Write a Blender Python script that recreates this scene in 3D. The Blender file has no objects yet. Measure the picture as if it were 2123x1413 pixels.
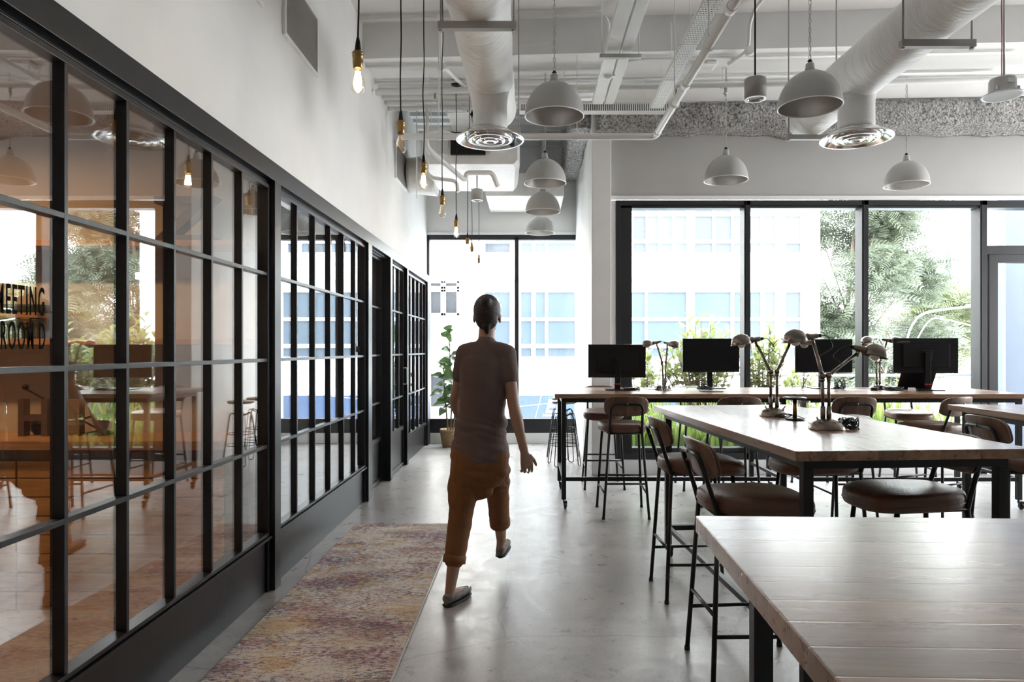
import bpy, bmesh, math, random
from mathutils import Vector, Matrix
import numpy as np

# ---------------------------------------------------------------- camera, world, light
S = bpy.context.scene
COL = S.collection
random.seed(7)
F = 1415.0; PX = 1097.0; PY = 724.0; CH = 1.45
cam_d = bpy.data.cameras.new('camera'); cam = bpy.data.objects.new('camera', cam_d); COL.objects.link(cam)
cam.location = (0, 0, CH); cam.rotation_euler = (math.pi/2, 0, 0)
cam_d.sensor_width = 36; cam_d.lens = 36*F/2123
cam_d.shift_x = -(PX-1061.5)/2123; cam_d.shift_y = (PY-706.5)/2123
cam_d.clip_start = 0.05; cam_d.clip_end = 600
S.camera = cam
S.view_settings.view_transform = 'Standard'; S.view_settings.look = 'None'
S.view_settings.exposure = 0.0; S.view_settings.gamma = 1.0; S.view_settings.use_curve_mapping = False

W = bpy.data.worlds.new('sky'); S.world = W; W.use_nodes = True
wn = W.node_tree; wn.nodes.clear()
wo = wn.nodes.new('ShaderNodeOutputWorld'); wb = wn.nodes.new('ShaderNodeBackground')
wtc = wn.nodes.new('ShaderNodeTexCoord'); wsep = wn.nodes.new('ShaderNodeSeparateXYZ')
wr = wn.nodes.new('ShaderNodeValToRGB')
wn.links.new(wtc.outputs['Generated'], wsep.inputs[0]); wn.links.new(wsep.outputs['Z'], wr.inputs[0])
wr.color_ramp.elements[0].position = 0.0; wr.color_ramp.elements[0].color = (1, 1, 1, 1)
wr.color_ramp.elements[1].position = 1.0; wr.color_ramp.elements[1].color = (0.80, 0.90, 1.0, 1)
wn.links.new(wr.outputs[0], wb.inputs[0]); wb.inputs[1].default_value = 20.0
wn.links.new(wb.outputs[0], wo.inputs[0])

def area(name, loc, rot, sx, sy, power=0, color=(1, 1, 1), portal=False):
    l = bpy.data.lights.new(name, 'AREA'); l.shape = 'RECTANGLE'; l.size = sx; l.size_y = sy
    l.energy = power if not portal else 1; l.color = color
    if portal: l.cycles.is_portal = True
    o = bpy.data.objects.new(name, l); COL.objects.link(o); o.location = loc; o.rotation_euler = rot
    return o
H = math.pi/2
# daylight portals: the window wall, the alcove window, and the added unseen opening on the right
area('daylight_portal', (3.9, 8.3, 1.7), (-H, 0, 0), 5.8, 3.1, portal=True)
area('daylight_portal', (-.42, 10.85, 1.75), (-H, 0, 0), 2.3, 2.9, portal=True)
area('daylight_portal', (8.75, 5.9, 1.9), (H, 0, H), 2.6, 2.6, portal=True)

# ---------------------------------------------------------------- helpers
def tag(o, label=None, cat=None, group=None, kind=None):
    if label: o['label'] = label
    if cat: o['category'] = cat
    if group: o['group'] = group
    if kind: o['kind'] = kind
    return o
def thing(name, label, cat, loc=(0, 0, 0), rz=0, group=None, kind=None):
    o = bpy.data.objects.new(name, None); COL.objects.link(o); o.empty_display_size = .1
    o.location = loc; o.rotation_euler = (0, 0, rz)
    return tag(o, label, cat, group, kind)
def structure(name, loc=(0, 0, 0)):
    o = bpy.data.objects.new(name, None); COL.objects.link(o); o.location = loc; o.empty_display_size = .1
    o['kind'] = 'structure'; return o
def copy_tree(o, parent=None):
    c = o.copy(); COL.objects.link(c); c.parent = parent
    for ch in list(o.children): copy_tree(ch, c)
    return c

def frame_for(t):
    t = t.normalized()
    a = Vector((0, 0, 1)) if abs(t.z) < .9 else Vector((1, 0, 0))
    u = t.cross(a).normalized(); v = u.cross(t).normalized()
    return u, v

class MB:
    def __init__(s): s.v = []; s.f = []; s.sm = []
    def add(s, vs, fs, smooth=False):
        b = len(s.v); s.v += [tuple(p) for p in vs]
        for f in fs: s.f.append(tuple(i+b for i in f)); s.sm.append(smooth)
        return s
    def box(s, x0, x1, y0, y1, z0, z1, M=None):
        if x0 > x1: x0, x1 = x1, x0
        if y0 > y1: y0, y1 = y1, y0
        if z0 > z1: z0, z1 = z1, z0
        vs = [Vector(p) for p in ((x0,y0,z0),(x1,y0,z0),(x1,y1,z0),(x0,y1,z0),(x0,y0,z1),(x1,y0,z1),(x1,y1,z1),(x0,y1,z1))]
        if M: vs = [M @ p for p in vs]
        return s.add(vs, [(0,3,2,1),(4,5,6,7),(0,1,5,4),(1,2,6,5),(2,3,7,6),(3,0,4,7)])
    def rings(s, rings, cap=True, smooth=True, closed=False):
        n = len(rings[0]); vs = [p for r in rings for p in r]; fs = []
        m = len(rings)
        for i in range(m if closed else m-1):
            j = (i+1) % m
            for k in range(n):
                l = (k+1) % n; fs.append((i*n+k, i*n+l, j*n+l, j*n+k))
        b = len(s.v); s.add(vs, fs, smooth)
        if cap and not closed:
            s.f.append(tuple(b+k for k in reversed(range(n)))); s.sm.append(False)
            s.f.append(tuple(b+(m-1)*n+k for k in range(n))); s.sm.append(False)
        return s
    def tube(s, pts, r, n=8, cap=True, smooth=True, closed=False):
        pts = [Vector(p) for p in pts]; rs = r if isinstance(r, (list, tuple)) else [r]*len(pts)
        u = None; R = []
        for i, p in enumerate(pts):
            if closed: t = pts[(i+1) % len(pts)]-pts[i-1]
            elif i == 0: t = pts[1]-p
            elif i == len(pts)-1: t = p-pts[-2]
            else: t = (pts[i+1]-p).normalized()+(p-pts[i-1]).normalized()
            if t.length < 1e-9: t = Vector((0, 0, 1))
            t.normalize()
            if u is None: u, v = frame_for(t)
            else:
                u = (u-t*u.dot(t))
                if u.length < 1e-6: u, v = frame_for(t)
                u.normalize()
            v = t.cross(u)
            R.append([p+(u*math.cos(2*math.pi*k/n)+v*math.sin(2*math.pi*k/n))*rs[i] for k in range(n)])
        return s.rings(R, cap, smooth, closed)
    def bar(s, a, b, w, d=None):           # square bar
        d = d or w; a = Vector(a); b = Vector(b); u, v = frame_for(b-a)
        R = [[p+u*(w/2*i)+v*(d/2*j) for i, j in ((-1,-1),(1,-1),(1,1),(-1,1))] for p in (a, b)]
        return s.rings(R, True, False)
    def lathe(s, prof, c=(0, 0, 0), n=32, axis=(0, 0, 1), smooth=True, cap=True):
        c = Vector(c); ax = Vector(axis).normalized(); u, v = frame_for(ax)
        R = [[c+ax*z+(u*math.cos(2*math.pi*k/n)+v*math.sin(2*math.pi*k/n))*max(r, 1e-5) for k in range(n)] for r, z in prof]
        return s.rings(R, cap, smooth)
    def ball(s, c, r, n=12, m=8, sc=(1, 1, 1)):
        c = Vector(c); R = []
        for i in range(m+1):
            a = -H+math.pi*i/m; rr = max(math.cos(a), 1e-4)
            R.append([c+Vector((r*sc[0]*rr*math.cos(2*math.pi*k/n), r*sc[1]*rr*math.sin(2*math.pi*k/n), r*sc[2]*math.sin(a))) for k in range(n)])
        return s.rings(R)
    def quad(s, a, b, c, d): return s.add([a, b, c, d], [(0, 1, 2, 3)])
    def mesh(s, name):
        me = bpy.data.meshes.new(name); me.from_pydata(s.v, [], s.f)
        me.polygons.foreach_set('use_smooth', s.sm); me.update()
        return me
    def build(s, name, mat, parent=None, bevel=0, loc=None, segs=2):
        me = s.mesh(name)
        if bevel or True:
            bm = bmesh.new(); bm.from_mesh(me); bmesh.ops.recalc_face_normals(bm, faces=bm.faces); 
            if bevel:
                bmesh.ops.bevel(bm, geom=[e for e in bm.edges if len(e.link_faces) == 2 and e.calc_face_angle(0) > .6], offset=bevel, segments=segs, profile=.6, affect='EDGES', clamp_overlap=True)
            bm.to_mesh(me); bm.free()
        me.materials.append(mat)
        o = bpy.data.objects.new(name, me); COL.objects.link(o); o.parent = parent
        if loc: o.location = loc
        return o
def boxpart(name, mat, parent, *a, bevel=0): return MB().box(*a).build(name, mat, parent, bevel)

def smooth_path(pts, n=6):
    P = [Vector(p) for p in pts]; out = []
    for i in range(len(P)-1):
        a = P[max(i-1, 0)]; b = P[i]; c = P[i+1]; d = P[min(i+2, len(P)-1)]
        for k in range(n):
            t = k/n
            out.append(.5*((2*b)+(c-a)*t+(2*a-5*b+4*c-d)*t*t+(3*b-a-3*c+d)*t**3))
    out.append(P[-1]); return out
def fillet(pts, r, n=5):
    P = [Vector(p) for p in pts]; out = [P[0]]
    for i in range(1, len(P)-1):
        a = (P[i-1]-P[i]); b = (P[i+1]-P[i]); rr = min(r, a.length*.45, b.length*.45)
        p0 = P[i]+a.normalized()*rr; p1 = P[i]+b.normalized()*rr
        for k in range(n+1):
            t = k/n; out.append(p0*(1-t)**2+P[i]*2*t*(1-t)+p1*t*t)
    out.append(P[-1]); return out
def text_mesh(txt, name, mat, parent, loc, rot, size, sx=1, ext=.001, off=0, align='LEFT', shear=0, sp=1):
    c = bpy.data.curves.new('lettering', 'FONT'); c.body = txt; c.size = size; c.extrude = ext/2; c.offset = off
    c.align_x = align; c.shear = shear; c.resolution_u = 4; c.space_character = sp
    t = bpy.data.objects.new('tmp_text', c); COL.objects.link(t)
    dg = bpy.context.evaluated_depsgraph_get(); me = bpy.data.meshes.new_from_object(t.evaluated_get(dg))
    bpy.data.objects.remove(t); me.name = name
    for v in me.vertices: v.co.x *= sx
    me.materials.clear(); me.materials.append(mat)
    o = bpy.data.objects.new(name, me); COL.objects.link(o); o.parent = parent; o.location = loc; o.rotation_euler = rot
    return o
def PT(x, y, Y): return Vector(((x-PX)*Y/F, Y, CH-(y-PY)*Y/F))

# ---------------------------------------------------------------- materials
def new_mat(name):
    m = bpy.data.materials.new(name); m.use_nodes = True; nt = m.node_tree
    b = nt.nodes['Principled BSDF']; return m, nt, b
def N(nt, t, **kw):
    n = nt.nodes.new('ShaderNode'+t)
    for k, v in kw.items():
        if hasattr(n, k): setattr(n, k, v)
        else: n.inputs[k].default_value = v
    return n
def ramp(nt, els):
    r = N(nt, 'ValToRGB'); cr = r.color_ramp
    while len(cr.elements) > 1: cr.elements.remove(cr.elements[0])
    cr.elements[0].position = els[0][0]; cr.elements[0].color = (*els[0][1], 1)
    for p, c in els[1:]:
        e = cr.elements.new(p); e.color = (*c, 1)
    return r
def coords(nt, scale=(1, 1, 1), rot=(0, 0, 0), out='Object'):
    tc = N(nt, 'TexCoord'); mp = N(nt, 'Mapping'); nt.links.new(tc.outputs[out], mp.inputs[0])
    mp.inputs['Scale'].default_value = scale; mp.inputs['Rotation'].default_value = rot
    return mp.outputs[0]
def plain(name, col, rough=.5, metal=0, spec=.5, bump=0, bscale=60, vary=0, vscale=3, coat=0, sheen=0):
    m, nt, b = new_mat(name); L = nt.links
    b.inputs['Base Color'].default_value = (*col, 1); b.inputs['Roughness'].default_value = rough
    b.inputs['Metallic'].default_value = metal; b.inputs['Specular IOR Level'].default_value = spec
    b.inputs['Coat Weight'].default_value = coat; b.inputs['Sheen Weight'].default_value = sheen
    co = coords(nt)
    n = N(nt, 'TexNoise', Scale=vscale, Detail=5.0); L.new(co, n.inputs['Vector'])
    v = max(vary, .03)
    r = ramp(nt, [(.3, tuple(c*(1-v) for c in col)), (.7, tuple(min(1, c*(1+v)) for c in col))])
    L.new(n.outputs[0], r.inputs[0]); L.new(r.outputs[0], b.inputs['Base Color'])
    if bump:
        n2 = N(nt, 'TexNoise', Scale=bscale, Detail=4.0); L.new(co, n2.inputs['Vector'])
        bp = N(nt, 'Bump', Strength=bump, Distance=.01); L.new(n2.outputs[0], bp.inputs['Height']); L.new(bp.outputs[0], b.inputs['Normal'])
    return m
def wood(name, c0, c1, c2, axis='X', plank=.09, rough=.35, coat=.3, knots=True, pw=.35, wave=1.0):
    # grain runs along axis; planks laid side by side across it
    m, nt, b = new_mat(name); L = nt.links
    tc = N(nt, 'TexCoord'); sp = N(nt, 'SeparateXYZ'); L.new(tc.outputs['Object'], sp.inputs[0])
    al = {'X': 0, 'Y': 1, 'Z': 2}[axis]; ac = {'X': 1, 'Y': 0, 'Z': 0}[axis]; third = ({0, 1, 2}-{al, ac}).pop()
    if axis == 'XZ': pass
    dv = N(nt, 'Math', operation='DIVIDE'); L.new(sp.outputs[ac], dv.inputs[0]); dv.inputs[1].default_value = plank
    fl = N(nt, 'Math', operation='FLOOR'); L.new(dv.outputs[0], fl.inputs[0])
    wnz = N(nt, 'TexWhiteNoise', noise_dimensions='1D'); L.new(fl.outputs[0], wnz.inputs['W'])
    cb = N(nt, 'CombineXYZ')
    a1 = N(nt, 'Math', operation='MULTIPLY'); L.new(sp.outputs[al], a1.inputs[0]); a1.inputs[1].default_value = 1.0
    off = N(nt, 'Math', operation='MULTIPLY'); L.new(wnz.outputs['Value'], off.inputs[0]); off.inputs[1].default_value = 37
    a2 = N(nt, 'Math', operation='ADD'); L.new(a1.outputs[0], a2.inputs[0]); L.new(off.outputs[0], a2.inputs[1])
    L.new(a2.outputs[0], cb.inputs[0])
    a3 = N(nt, 'Math', operation='MULTIPLY'); L.new(sp.outputs[ac], a3.inputs[0]); a3.inputs[1].default_value = 14
    L.new(a3.outputs[0], cb.inputs[1])
    a4 = N(nt, 'Math', operation='MULTIPLY'); L.new(sp.outputs[third], a4.inputs[0]); a4.inputs[1].default_value = 14
    L.new(a4.outputs[0], cb.inputs[2])
    n = N(nt, 'TexNoise', Scale=2.2, Detail=8.0, Roughness=.62, Distortion=.6*wave); L.new(cb.outputs[0], n.inputs['Vector'])
    r = ramp(nt, [(.28, c0), (.5, c1), (.72, c2)]); L.new(n.outputs[0], r.inputs[0])
    fine = N(nt, 'TexNoise', Scale=9.0, Detail=6.0, Roughness=.7); L.new(cb.outputs[0], fine.inputs['Vector'])
    fr = ramp(nt, [(.35, (.78, .76, .74)), (.62, (1.06, 1.05, 1.04))]); L.new(fine.outputs[0], fr.inputs[0])
    mu = N(nt, 'MixRGB', blend_type='MULTIPLY', Fac=.8); L.new(r.outputs[0], mu.inputs[1]); L.new(fr.outputs[0], mu.inputs[2])
    pr = ramp(nt, [(0, (1-pw,)*3), (1, (1+pw*.4,)*3)]); L.new(wnz.outputs['Value'], pr.inputs[0])
    m2 = N(nt, 'MixRGB', blend_type='MULTIPLY', Fac=1.0); L.new(mu.outputs[0], m2.inputs[1]); L.new(pr.outputs[0], m2.inputs[2])
    last = m2
    if knots:
        vo = N(nt, 'TexVoronoi', Scale=1.0, Randomness=1.0)
        cb2 = N(nt, 'CombineXYZ'); k1 = N(nt, 'Math', operation='MULTIPLY'); L.new(sp.outputs[al], k1.inputs[0]); k1.inputs[1].default_value = 1.7
        k2 = N(nt, 'Math', operation='MULTIPLY'); L.new(sp.outputs[ac], k2.inputs[0]); k2.inputs[1].default_value = 4.5
        L.new(k1.outputs[0], cb2.inputs[0]); L.new(k2.outputs[0], cb2.inputs[1]); L.new(cb2.outputs[0], vo.inputs['Vector'])
        kr = ramp(nt, [(.0, (.35, .26, .2)), (.035, (.5, .4, .33)), (.06, (1, 1, 1))]); L.new(vo.outputs['Distance'], kr.inputs[0])
        m3 = N(nt, 'MixRGB', blend_type='MULTIPLY', Fac=.8); L.new(last.outputs[0], m3.inputs[1]); L.new(kr.outputs[0], m3.inputs[2]); last = m3
    L.new(last.outputs[0], b.inputs['Base Color'])
    rr = N(nt, 'MapRange'); L.new(n.outputs[0], rr.inputs[0]); rr.inputs['To Min'].default_value = rough-.06; rr.inputs['To Max'].default_value = rough+.1
    L.new(rr.outputs[0], b.inputs['Roughness']); b.inputs['Coat Weight'].default_value = coat; b.inputs['Coat Roughness'].default_value = .2
    # plank seams and grain as relief
    frc = N(nt, 'Math', operation='FRACT'); L.new(dv.outputs[0], frc.inputs[0])
    pp = N(nt, 'Math', operation='PINGPONG'); L.new(frc.outputs[0], pp.inputs[0]); pp.inputs[1].default_value = .5
    se = ramp(nt, [(0, (0, 0, 0)), (.03, (1, 1, 1))]); L.new(pp.outputs[0], se.inputs[0])
    ad = N(nt, 'MixRGB', blend_type='ADD', Fac=.5); L.new(se.outputs[0], ad.inputs[1]); L.new(fine.outputs[0], ad.inputs[2])
    bp = N(nt, 'Bump', Strength=.16, Distance=.002); L.new(ad.outputs[0], bp.inputs['Height']); L.new(bp.outputs[0], b.inputs['Normal'])
    return m
def glass(name, tint=(1, 1, 1), base=.05, gain=1.0, wav=0.0):
    # thin clear sheet: sees straight through, mirrors more at glancing angles
    m = bpy.data.materials.new(name); m.use_nodes = True; nt = m.node_tree; nt.nodes.clear(); L = nt.links
    out = N(nt, 'OutputMaterial'); tr = N(nt, 'BsdfTransparent'); gl = N(nt, 'BsdfGlossy', Roughness=0.0)
    tr.inputs[0].default_value = (*tint, 1); gl.inputs[0].default_value = (1, 1, 1, 1)
    geo = N(nt, 'NewGeometry'); dt = N(nt, 'VectorMath', operation='DOT_PRODUCT')
    L.new(geo.outputs['Incoming'], dt.inputs[0]); L.new(geo.outputs['True Normal'], dt.inputs[1])
    ab = N(nt, 'Math', operation='ABSOLUTE'); L.new(dt.outputs['Value'], ab.inputs[0])
    su = N(nt, 'Math', operation='SUBTRACT'); su.inputs[0].default_value = 1; L.new(ab.outputs[0], su.inputs[1])
    pw = N(nt, 'Math', operation='POWER'); L.new(su.outputs[0], pw.inputs[0]); pw.inputs[1].default_value = 5
    mr = N(nt, 'Math', operation='MULTIPLY_ADD'); L.new(pw.outputs[0], mr.inputs[0]); mr.inputs[1].default_value = (1-base)*gain; mr.inputs[2].default_value = base
    mr.use_clamp = True
    mx = N(nt, 'MixShader'); L.new(mr.outputs[0], mx.inputs[0]); L.new(tr.outputs[0], mx.inputs[1]); L.new(gl.outputs[0], mx.inputs[2])
    if wav:
        co = coords(nt, (1, .55, .35)); n = N(nt, 'TexNoise', Scale=1.6, Detail=0.0); L.new(co, n.inputs['Vector'])
        bp = N(nt, 'Bump', Strength=wav, Distance=.01); L.new(n.outputs[0], bp.inputs['Height']); L.new(bp.outputs[0], gl.inputs['Normal'])
    L.new(mx.outputs[0], out.inputs[0]); return m
def emit(name, col, s):
    m = bpy.data.materials.new(name); m.use_nodes = True; nt = m.node_tree; nt.nodes.clear()
    o = N(nt, 'OutputMaterial'); e = N(nt, 'Emission'); e.inputs[0].default_value = (*col, 1); e.inputs[1].default_value = s
    nt.links.new(e.outputs[0], o.inputs[0]); return m

M = {}
M['white'] = plain('white_wall_paint', (.80, .795, .78), .55, bump=.04, bscale=120, vary=.01)
M['ceil'] = plain('white_ceiling_paint', (.80, .795, .785), .6, bump=.05, bscale=40, vary=.012)
M['trimw'] = plain('white_trim_paint', (.86, .86, .85), .4)
M['shaded_wall'] = plain('white_wall_shade_grey', (.48, .475, .462), .6, bump=.03, bscale=90, vary=.01)  # white wall greyed so its colour carries the backlit shade
M['pipe'] = plain('white_pipe_paint', (.80, .80, .785), .35)
M['black'] = plain('black_powder_coat', (.009, .009, .010), .42, spec=.4, bump=.03, bscale=400)
M['frame'] = plain('black_steel_partition', (.010, .010, .012), .34, spec=.45, bump=.06, bscale=25)
M['alu'] = plain('charcoal_window_frame', (.020, .021, .024), .42, spec=.4)
M['plastic'] = plain('black_plastic', (.007, .007, .008), .42, spec=.3)
M['screen'] = plain('dark_screen', (.004, .004, .005), .35, spec=.2)
M['rubber'] = plain('black_rubber', (.01, .01, .01), .6)
M['leather'] = plain('tan_leather', (.125, .060, .034), .40, bump=.25, bscale=90, vary=.12, vscale=5)
M['brass'] = plain('aged_brass', (.33, .21, .09), .34, metal=1)
M['nickel'] = plain('brushed_nickel', (.23, .195, .165), .27, metal=1, vary=.02, vscale=4)
M['chrome'] = plain('polished_aluminium', (.80, .80, .80), .12, metal=1)
M['satin'] = plain('satin_aluminium', (.52, .50, .48), .42, metal=.85)
M['shade'] = plain('light_grey_lamp_enamel', (.43, .425, .41), .5, vary=.02)
M['rim'] = plain('bright_rim', (.9, .9, .9), .25)
M['steel'] = plain('galvanised_steel', (.50, .49, .47), .4, metal=.7)
M['channel'] = plain('grey_painted_channel', (.36, .35, .335), .5)
M['red'] = plain('red_plastic', (.6, .03, .03), .4)
M['paper'] = plain('white_paper', (.8, .8, .8), .7)
M['ink'] = plain('black_ink', (.008, .008, .008), .9, spec=.1)
M['logo'] = plain('grey_logo_print', (.14, .14, .14), .4)
M['table_x'] = wood('table_wood_long', (.21, .10, .05), (.32, .18, .10), (.41, .25, .155), 'X', .085, .27, .35)
M['table_y'] = wood('table_wood_side', (.21, .10, .05), (.32, .18, .10), (.41, .25, .155), 'Y', .085, .27, .35)
M['walnut'] = wood('dark_plywood', (.10, .055, .032), (.17, .098, .06), (.23, .14, .09), 'Z', 5, .4, .15, knots=False)
M['amber_wood'] = wood('pine_boards', (.42, .22, .09), (.56, .31, .13), (.66, .40, .19), 'X', 5, .35, .2)
M['stoolwood'] = wood('stool_seat_wood', (.30, .2, .12), (.42, .29, .18), (.5, .36, .24), 'X', .06, .45, .1, knots=False)
M['duct'] = None
M['glass'] = glass('clear_window_glass', (.97, .985, .98), .03, .6)
M['pglass'] = glass('partition_glass', (.97, .97, .97), .21, 1.2, wav=.008)
M['bulbglass'] = glass('amber_bulb_glass', (1, .965, .90), .07, .9)
M['cupglass'] = glass('clear_cup_glass', (.93, .94, .94), .06, .9)
M['filament'] = emit('glowing_filament', (1, .66, .30), 120)
M['filament_dim'] = emit('dim_filament', (1, .5, .2), .8)
M['led'] = emit('warm_led', (1, .78, .5), 6)
def concrete():
    m, nt, b = new_mat('polished_concrete'); L = nt.links
    co = coords(nt)
    n1 = N(nt, 'TexNoise', Scale=1.1, Detail=9.0, Roughness=.62, Distortion=.5); L.new(co, n1.inputs['Vector'])
    n2 = N(nt, 'TexNoise', Scale=7.0, Detail=12.0, Roughness=.78); L.new(co, n2.inputs['Vector'])
    n3 = N(nt, 'TexNoise', Scale=70.0, Detail=4.0, Roughness=.6); L.new(co, n3.inputs['Vector'])
    r1 = ramp(nt, [(.34, (.27, .243, .232)), (.5, (.345, .318, .305)), (.66, (.43, .405, .39))]); L.new(n1.outputs[0], r1.inputs[0])
    r2 = ramp(nt, [(.30, (.72, .70, .69)), (.50, (.97, .965, .96)), (.70, (1.16, 1.16, 1.16))]); L.new(n2.outputs[0], r2.inputs[0])
    r3 = ramp(nt, [(.3, (.86, .86, .86)), (.6, (1.04, 1.04, 1.04))]); L.new(n3.outputs[0], r3.inputs[0])
    a = N(nt, 'MixRGB', blend_type='MULTIPLY', Fac=1.0); L.new(r1.outputs[0], a.inputs[1]); L.new(r2.outputs[0], a.inputs[2])
    c = N(nt, 'MixRGB', blend_type='MULTIPLY', Fac=1.0); L.new(a.outputs[0], c.inputs[1]); L.new(r3.outputs[0], c.inputs[2])
    # fine cracks
    dn = N(nt, 'TexNoise', Scale=2.5, Detail=4.0, Roughness=.45); L.new(co, dn.inputs['Vector'])
    mx = N(nt, 'MixRGB', Fac=.10); L.new(co, mx.inputs[1]); L.new(dn.outputs['Color'], mx.inputs[2])
    vo = N(nt, 'TexVoronoi', feature='DISTANCE_TO_EDGE', Scale=.55); L.new(mx.outputs[0], vo.inputs['Vector'])
    cr = ramp(nt, [(0, (.45, .43, .42)), (.0028, (1, 1, 1))]); L.new(vo.outputs['Distance'], cr.inputs[0])
    d = N(nt, 'MixRGB', blend_type='MULTIPLY', Fac=.75); L.new(c.outputs[0], d.inputs[1]); L.new(cr.outputs[0], d.inputs[2])
    # patched strip along the room
    sp = N(nt, 'SeparateXYZ'); L.new(co, sp.inputs[0])
    wob = N(nt, 'Math', operation='MULTIPLY_ADD'); L.new(n2.outputs[0], wob.inputs[0]); wob.inputs[1].default_value = .03; L.new(sp.outputs[0], wob.inputs[2])
    sb = N(nt, 'Math', operation='SUBTRACT'); L.new(wob.outputs[0], sb.inputs[0]); sb.inputs[1].default_value = -.135
    ab = N(nt, 'Math', operation='ABSOLUTE'); L.new(sb.outputs[0], ab.inputs[0])
    sr = ramp(nt, [(0, (.70, .68, .67)), (.028, (.78, .77, .76)), (.045, (1, 1, 1))]); L.new(ab.outputs[0], sr.inputs[0])
    e = N(nt, 'MixRGB', blend_type='MULTIPLY', Fac=.85); L.new(d.outputs[0], e.inputs[1]); L.new(sr.outputs[0], e.inputs[2])
    L.new(e.outputs[0], b.inputs['Base Color'])
    rr = ramp(nt, [(.30, (.22, .22, .22)), (.70, (.42, .42, .42))]); L.new(n2.outputs[0], rr.inputs[0]); L.new(rr.outputs[0], b.inputs['Roughness'])
    bp = N(nt, 'Bump', Strength=.12, Distance=.004); L.new(n2.outputs[0], bp.inputs['Height']); L.new(bp.outputs[0], b.inputs['Normal'])
    b.inputs['Specular IOR Level'].default_value = .5
    return m
M['concrete'] = concrete()
def rug_mat():
    # cream ground, woven streaks of plum, navy and ochre, motif lines worn away
    m, nt, b = new_mat('faded_woven_rug'); L = nt.links
    co = coords(nt); st = coords(nt, (16, 46, 1)); st2 = coords(nt, (60, 170, 1)); st3 = coords(nt, (1.5, 3.2, 1))
    def noise(vec, sc, det=5.0, ro=.6, di=0.0):
        n = N(nt, 'TexNoise', Scale=sc, Detail=det, Roughness=ro, Distortion=di); L.new(vec, n.inputs['Vector']); return n
    thr = noise(st2, 1.6, 2.0); yarn = noise(st, 1.7, 3.0, .85); tone = noise(st3, 1.6, 5.0, .6, .8); hue = noise(co, 3.4, 4.0, .6, 1.0); dens = noise(st3, 1.1, 3.0, .5)
    base = ramp(nt, [(.30, (.50, .37, .30)), (.42, (.60, .50, .42)), (.50, (.70, .65, .60)), (.58, (.60, .47, .31)), (.68, (.54, .37, .24))]); L.new(tone.outputs[0], base.inputs[0])
    dark = ramp(nt, [(.36, (.10, .10, .14)), (.45, (.22, .07, .16)), (.52, (.13, .12, .15)), (.58, (.34, .12, .14)), (.66, (.11, .10, .14))]); L.new(hue.outputs[0], dark.inputs[0])
    dis = N(nt, 'MixRGB', Fac=.05); L.new(co, dis.inputs[1]); L.new(yarn.outputs['Color'], dis.inputs[2])
    vo = N(nt, 'TexVoronoi', feature='DISTANCE_TO_EDGE', Scale=15.0); L.new(dis.outputs[0], vo.inputs['Vector'])
    vr = ramp(nt, [(.0, (1, 1, 1)), (.12, (.5, .5, .5)), (.35, (.2, .2, .2))]); L.new(vo.outputs['Distance'], vr.inputs[0])
    def m2(op, a, bb, v=None):
        q = N(nt, 'Math', operation=op); L.new(a, q.inputs[0])
        if bb is not None: L.new(bb, q.inputs[1])
        else: q.inputs[1].default_value = v
        return q.outputs[0]
    s = m2('ADD', m2('MULTIPLY', yarn.outputs[0], None, 1.0), m2('MULTIPLY', vr.outputs[0], None, .07))
    s = m2('ADD', s, m2('MULTIPLY', dens.outputs[0], None, .55))
    fr = ramp(nt, [(.80, (0, 0, 0)), (.87, (.75, .75, .75)), (.96, (.92, .92, .92))]); L.new(s, fr.inputs[0])
    mix = N(nt, 'MixRGB'); L.new(fr.outputs[0], mix.inputs[0]); L.new(base.outputs[0], mix.inputs[1]); L.new(dark.outputs[0], mix.inputs[2])
    tr = ramp(nt, [(.36, (.60, .60, .62)), (.56, (1.12, 1.1, 1.08))]); L.new(thr.outputs[0], tr.inputs[0])
    mm = N(nt, 'MixRGB', blend_type='MULTIPLY', Fac=.9); L.new(mix.outputs[0], mm.inputs[1]); L.new(tr.outputs[0], mm.inputs[2])
    L.new(mm.outputs[0], b.inputs['Base Color']); b.inputs['Roughness'].default_value = .95; b.inputs['Specular IOR Level'].default_value = .1
    bp = N(nt, 'Bump', Strength=.4, Distance=.004); L.new(thr.outputs[0], bp.inputs['Height']); L.new(bp.outputs[0], b.inputs['Normal'])
    return m
M['rug'] = rug_mat()
def duct_mat():
    m, nt, b = new_mat('painted_duct_wrap'); L = nt.links
    b.inputs['Base Color'].default_value = (.78, .775, .76, 1); b.inputs['Roughness'].default_value = .42
    co = coords(nt, (3, 7, 3)); n = N(nt, 'TexNoise', Scale=1.4, Detail=7.0, Roughness=.6, Distortion=1.5); L.new(co, n.inputs['Vector'])
    r = ramp(nt, [(.35, (0, 0, 0)), (.5, (.7, .7, .7)), (.62, (1, 1, 1))]); L.new(n.outputs[0], r.inputs[0])
    bp = N(nt, 'Bump', Strength=.3, Distance=.012); L.new(r.outputs[0], bp.inputs['Height']); L.new(bp.outputs[0], b.inputs['Normal'])
    c = ramp(nt, [(.3, (.74, .73, .71)), (.7, (.82, .815, .80))]); L.new(n.outputs[0], c.inputs[0]); L.new(c.outputs[0], b.inputs['Base Color'])
    return m
M['duct'] = duct_mat()
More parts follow.
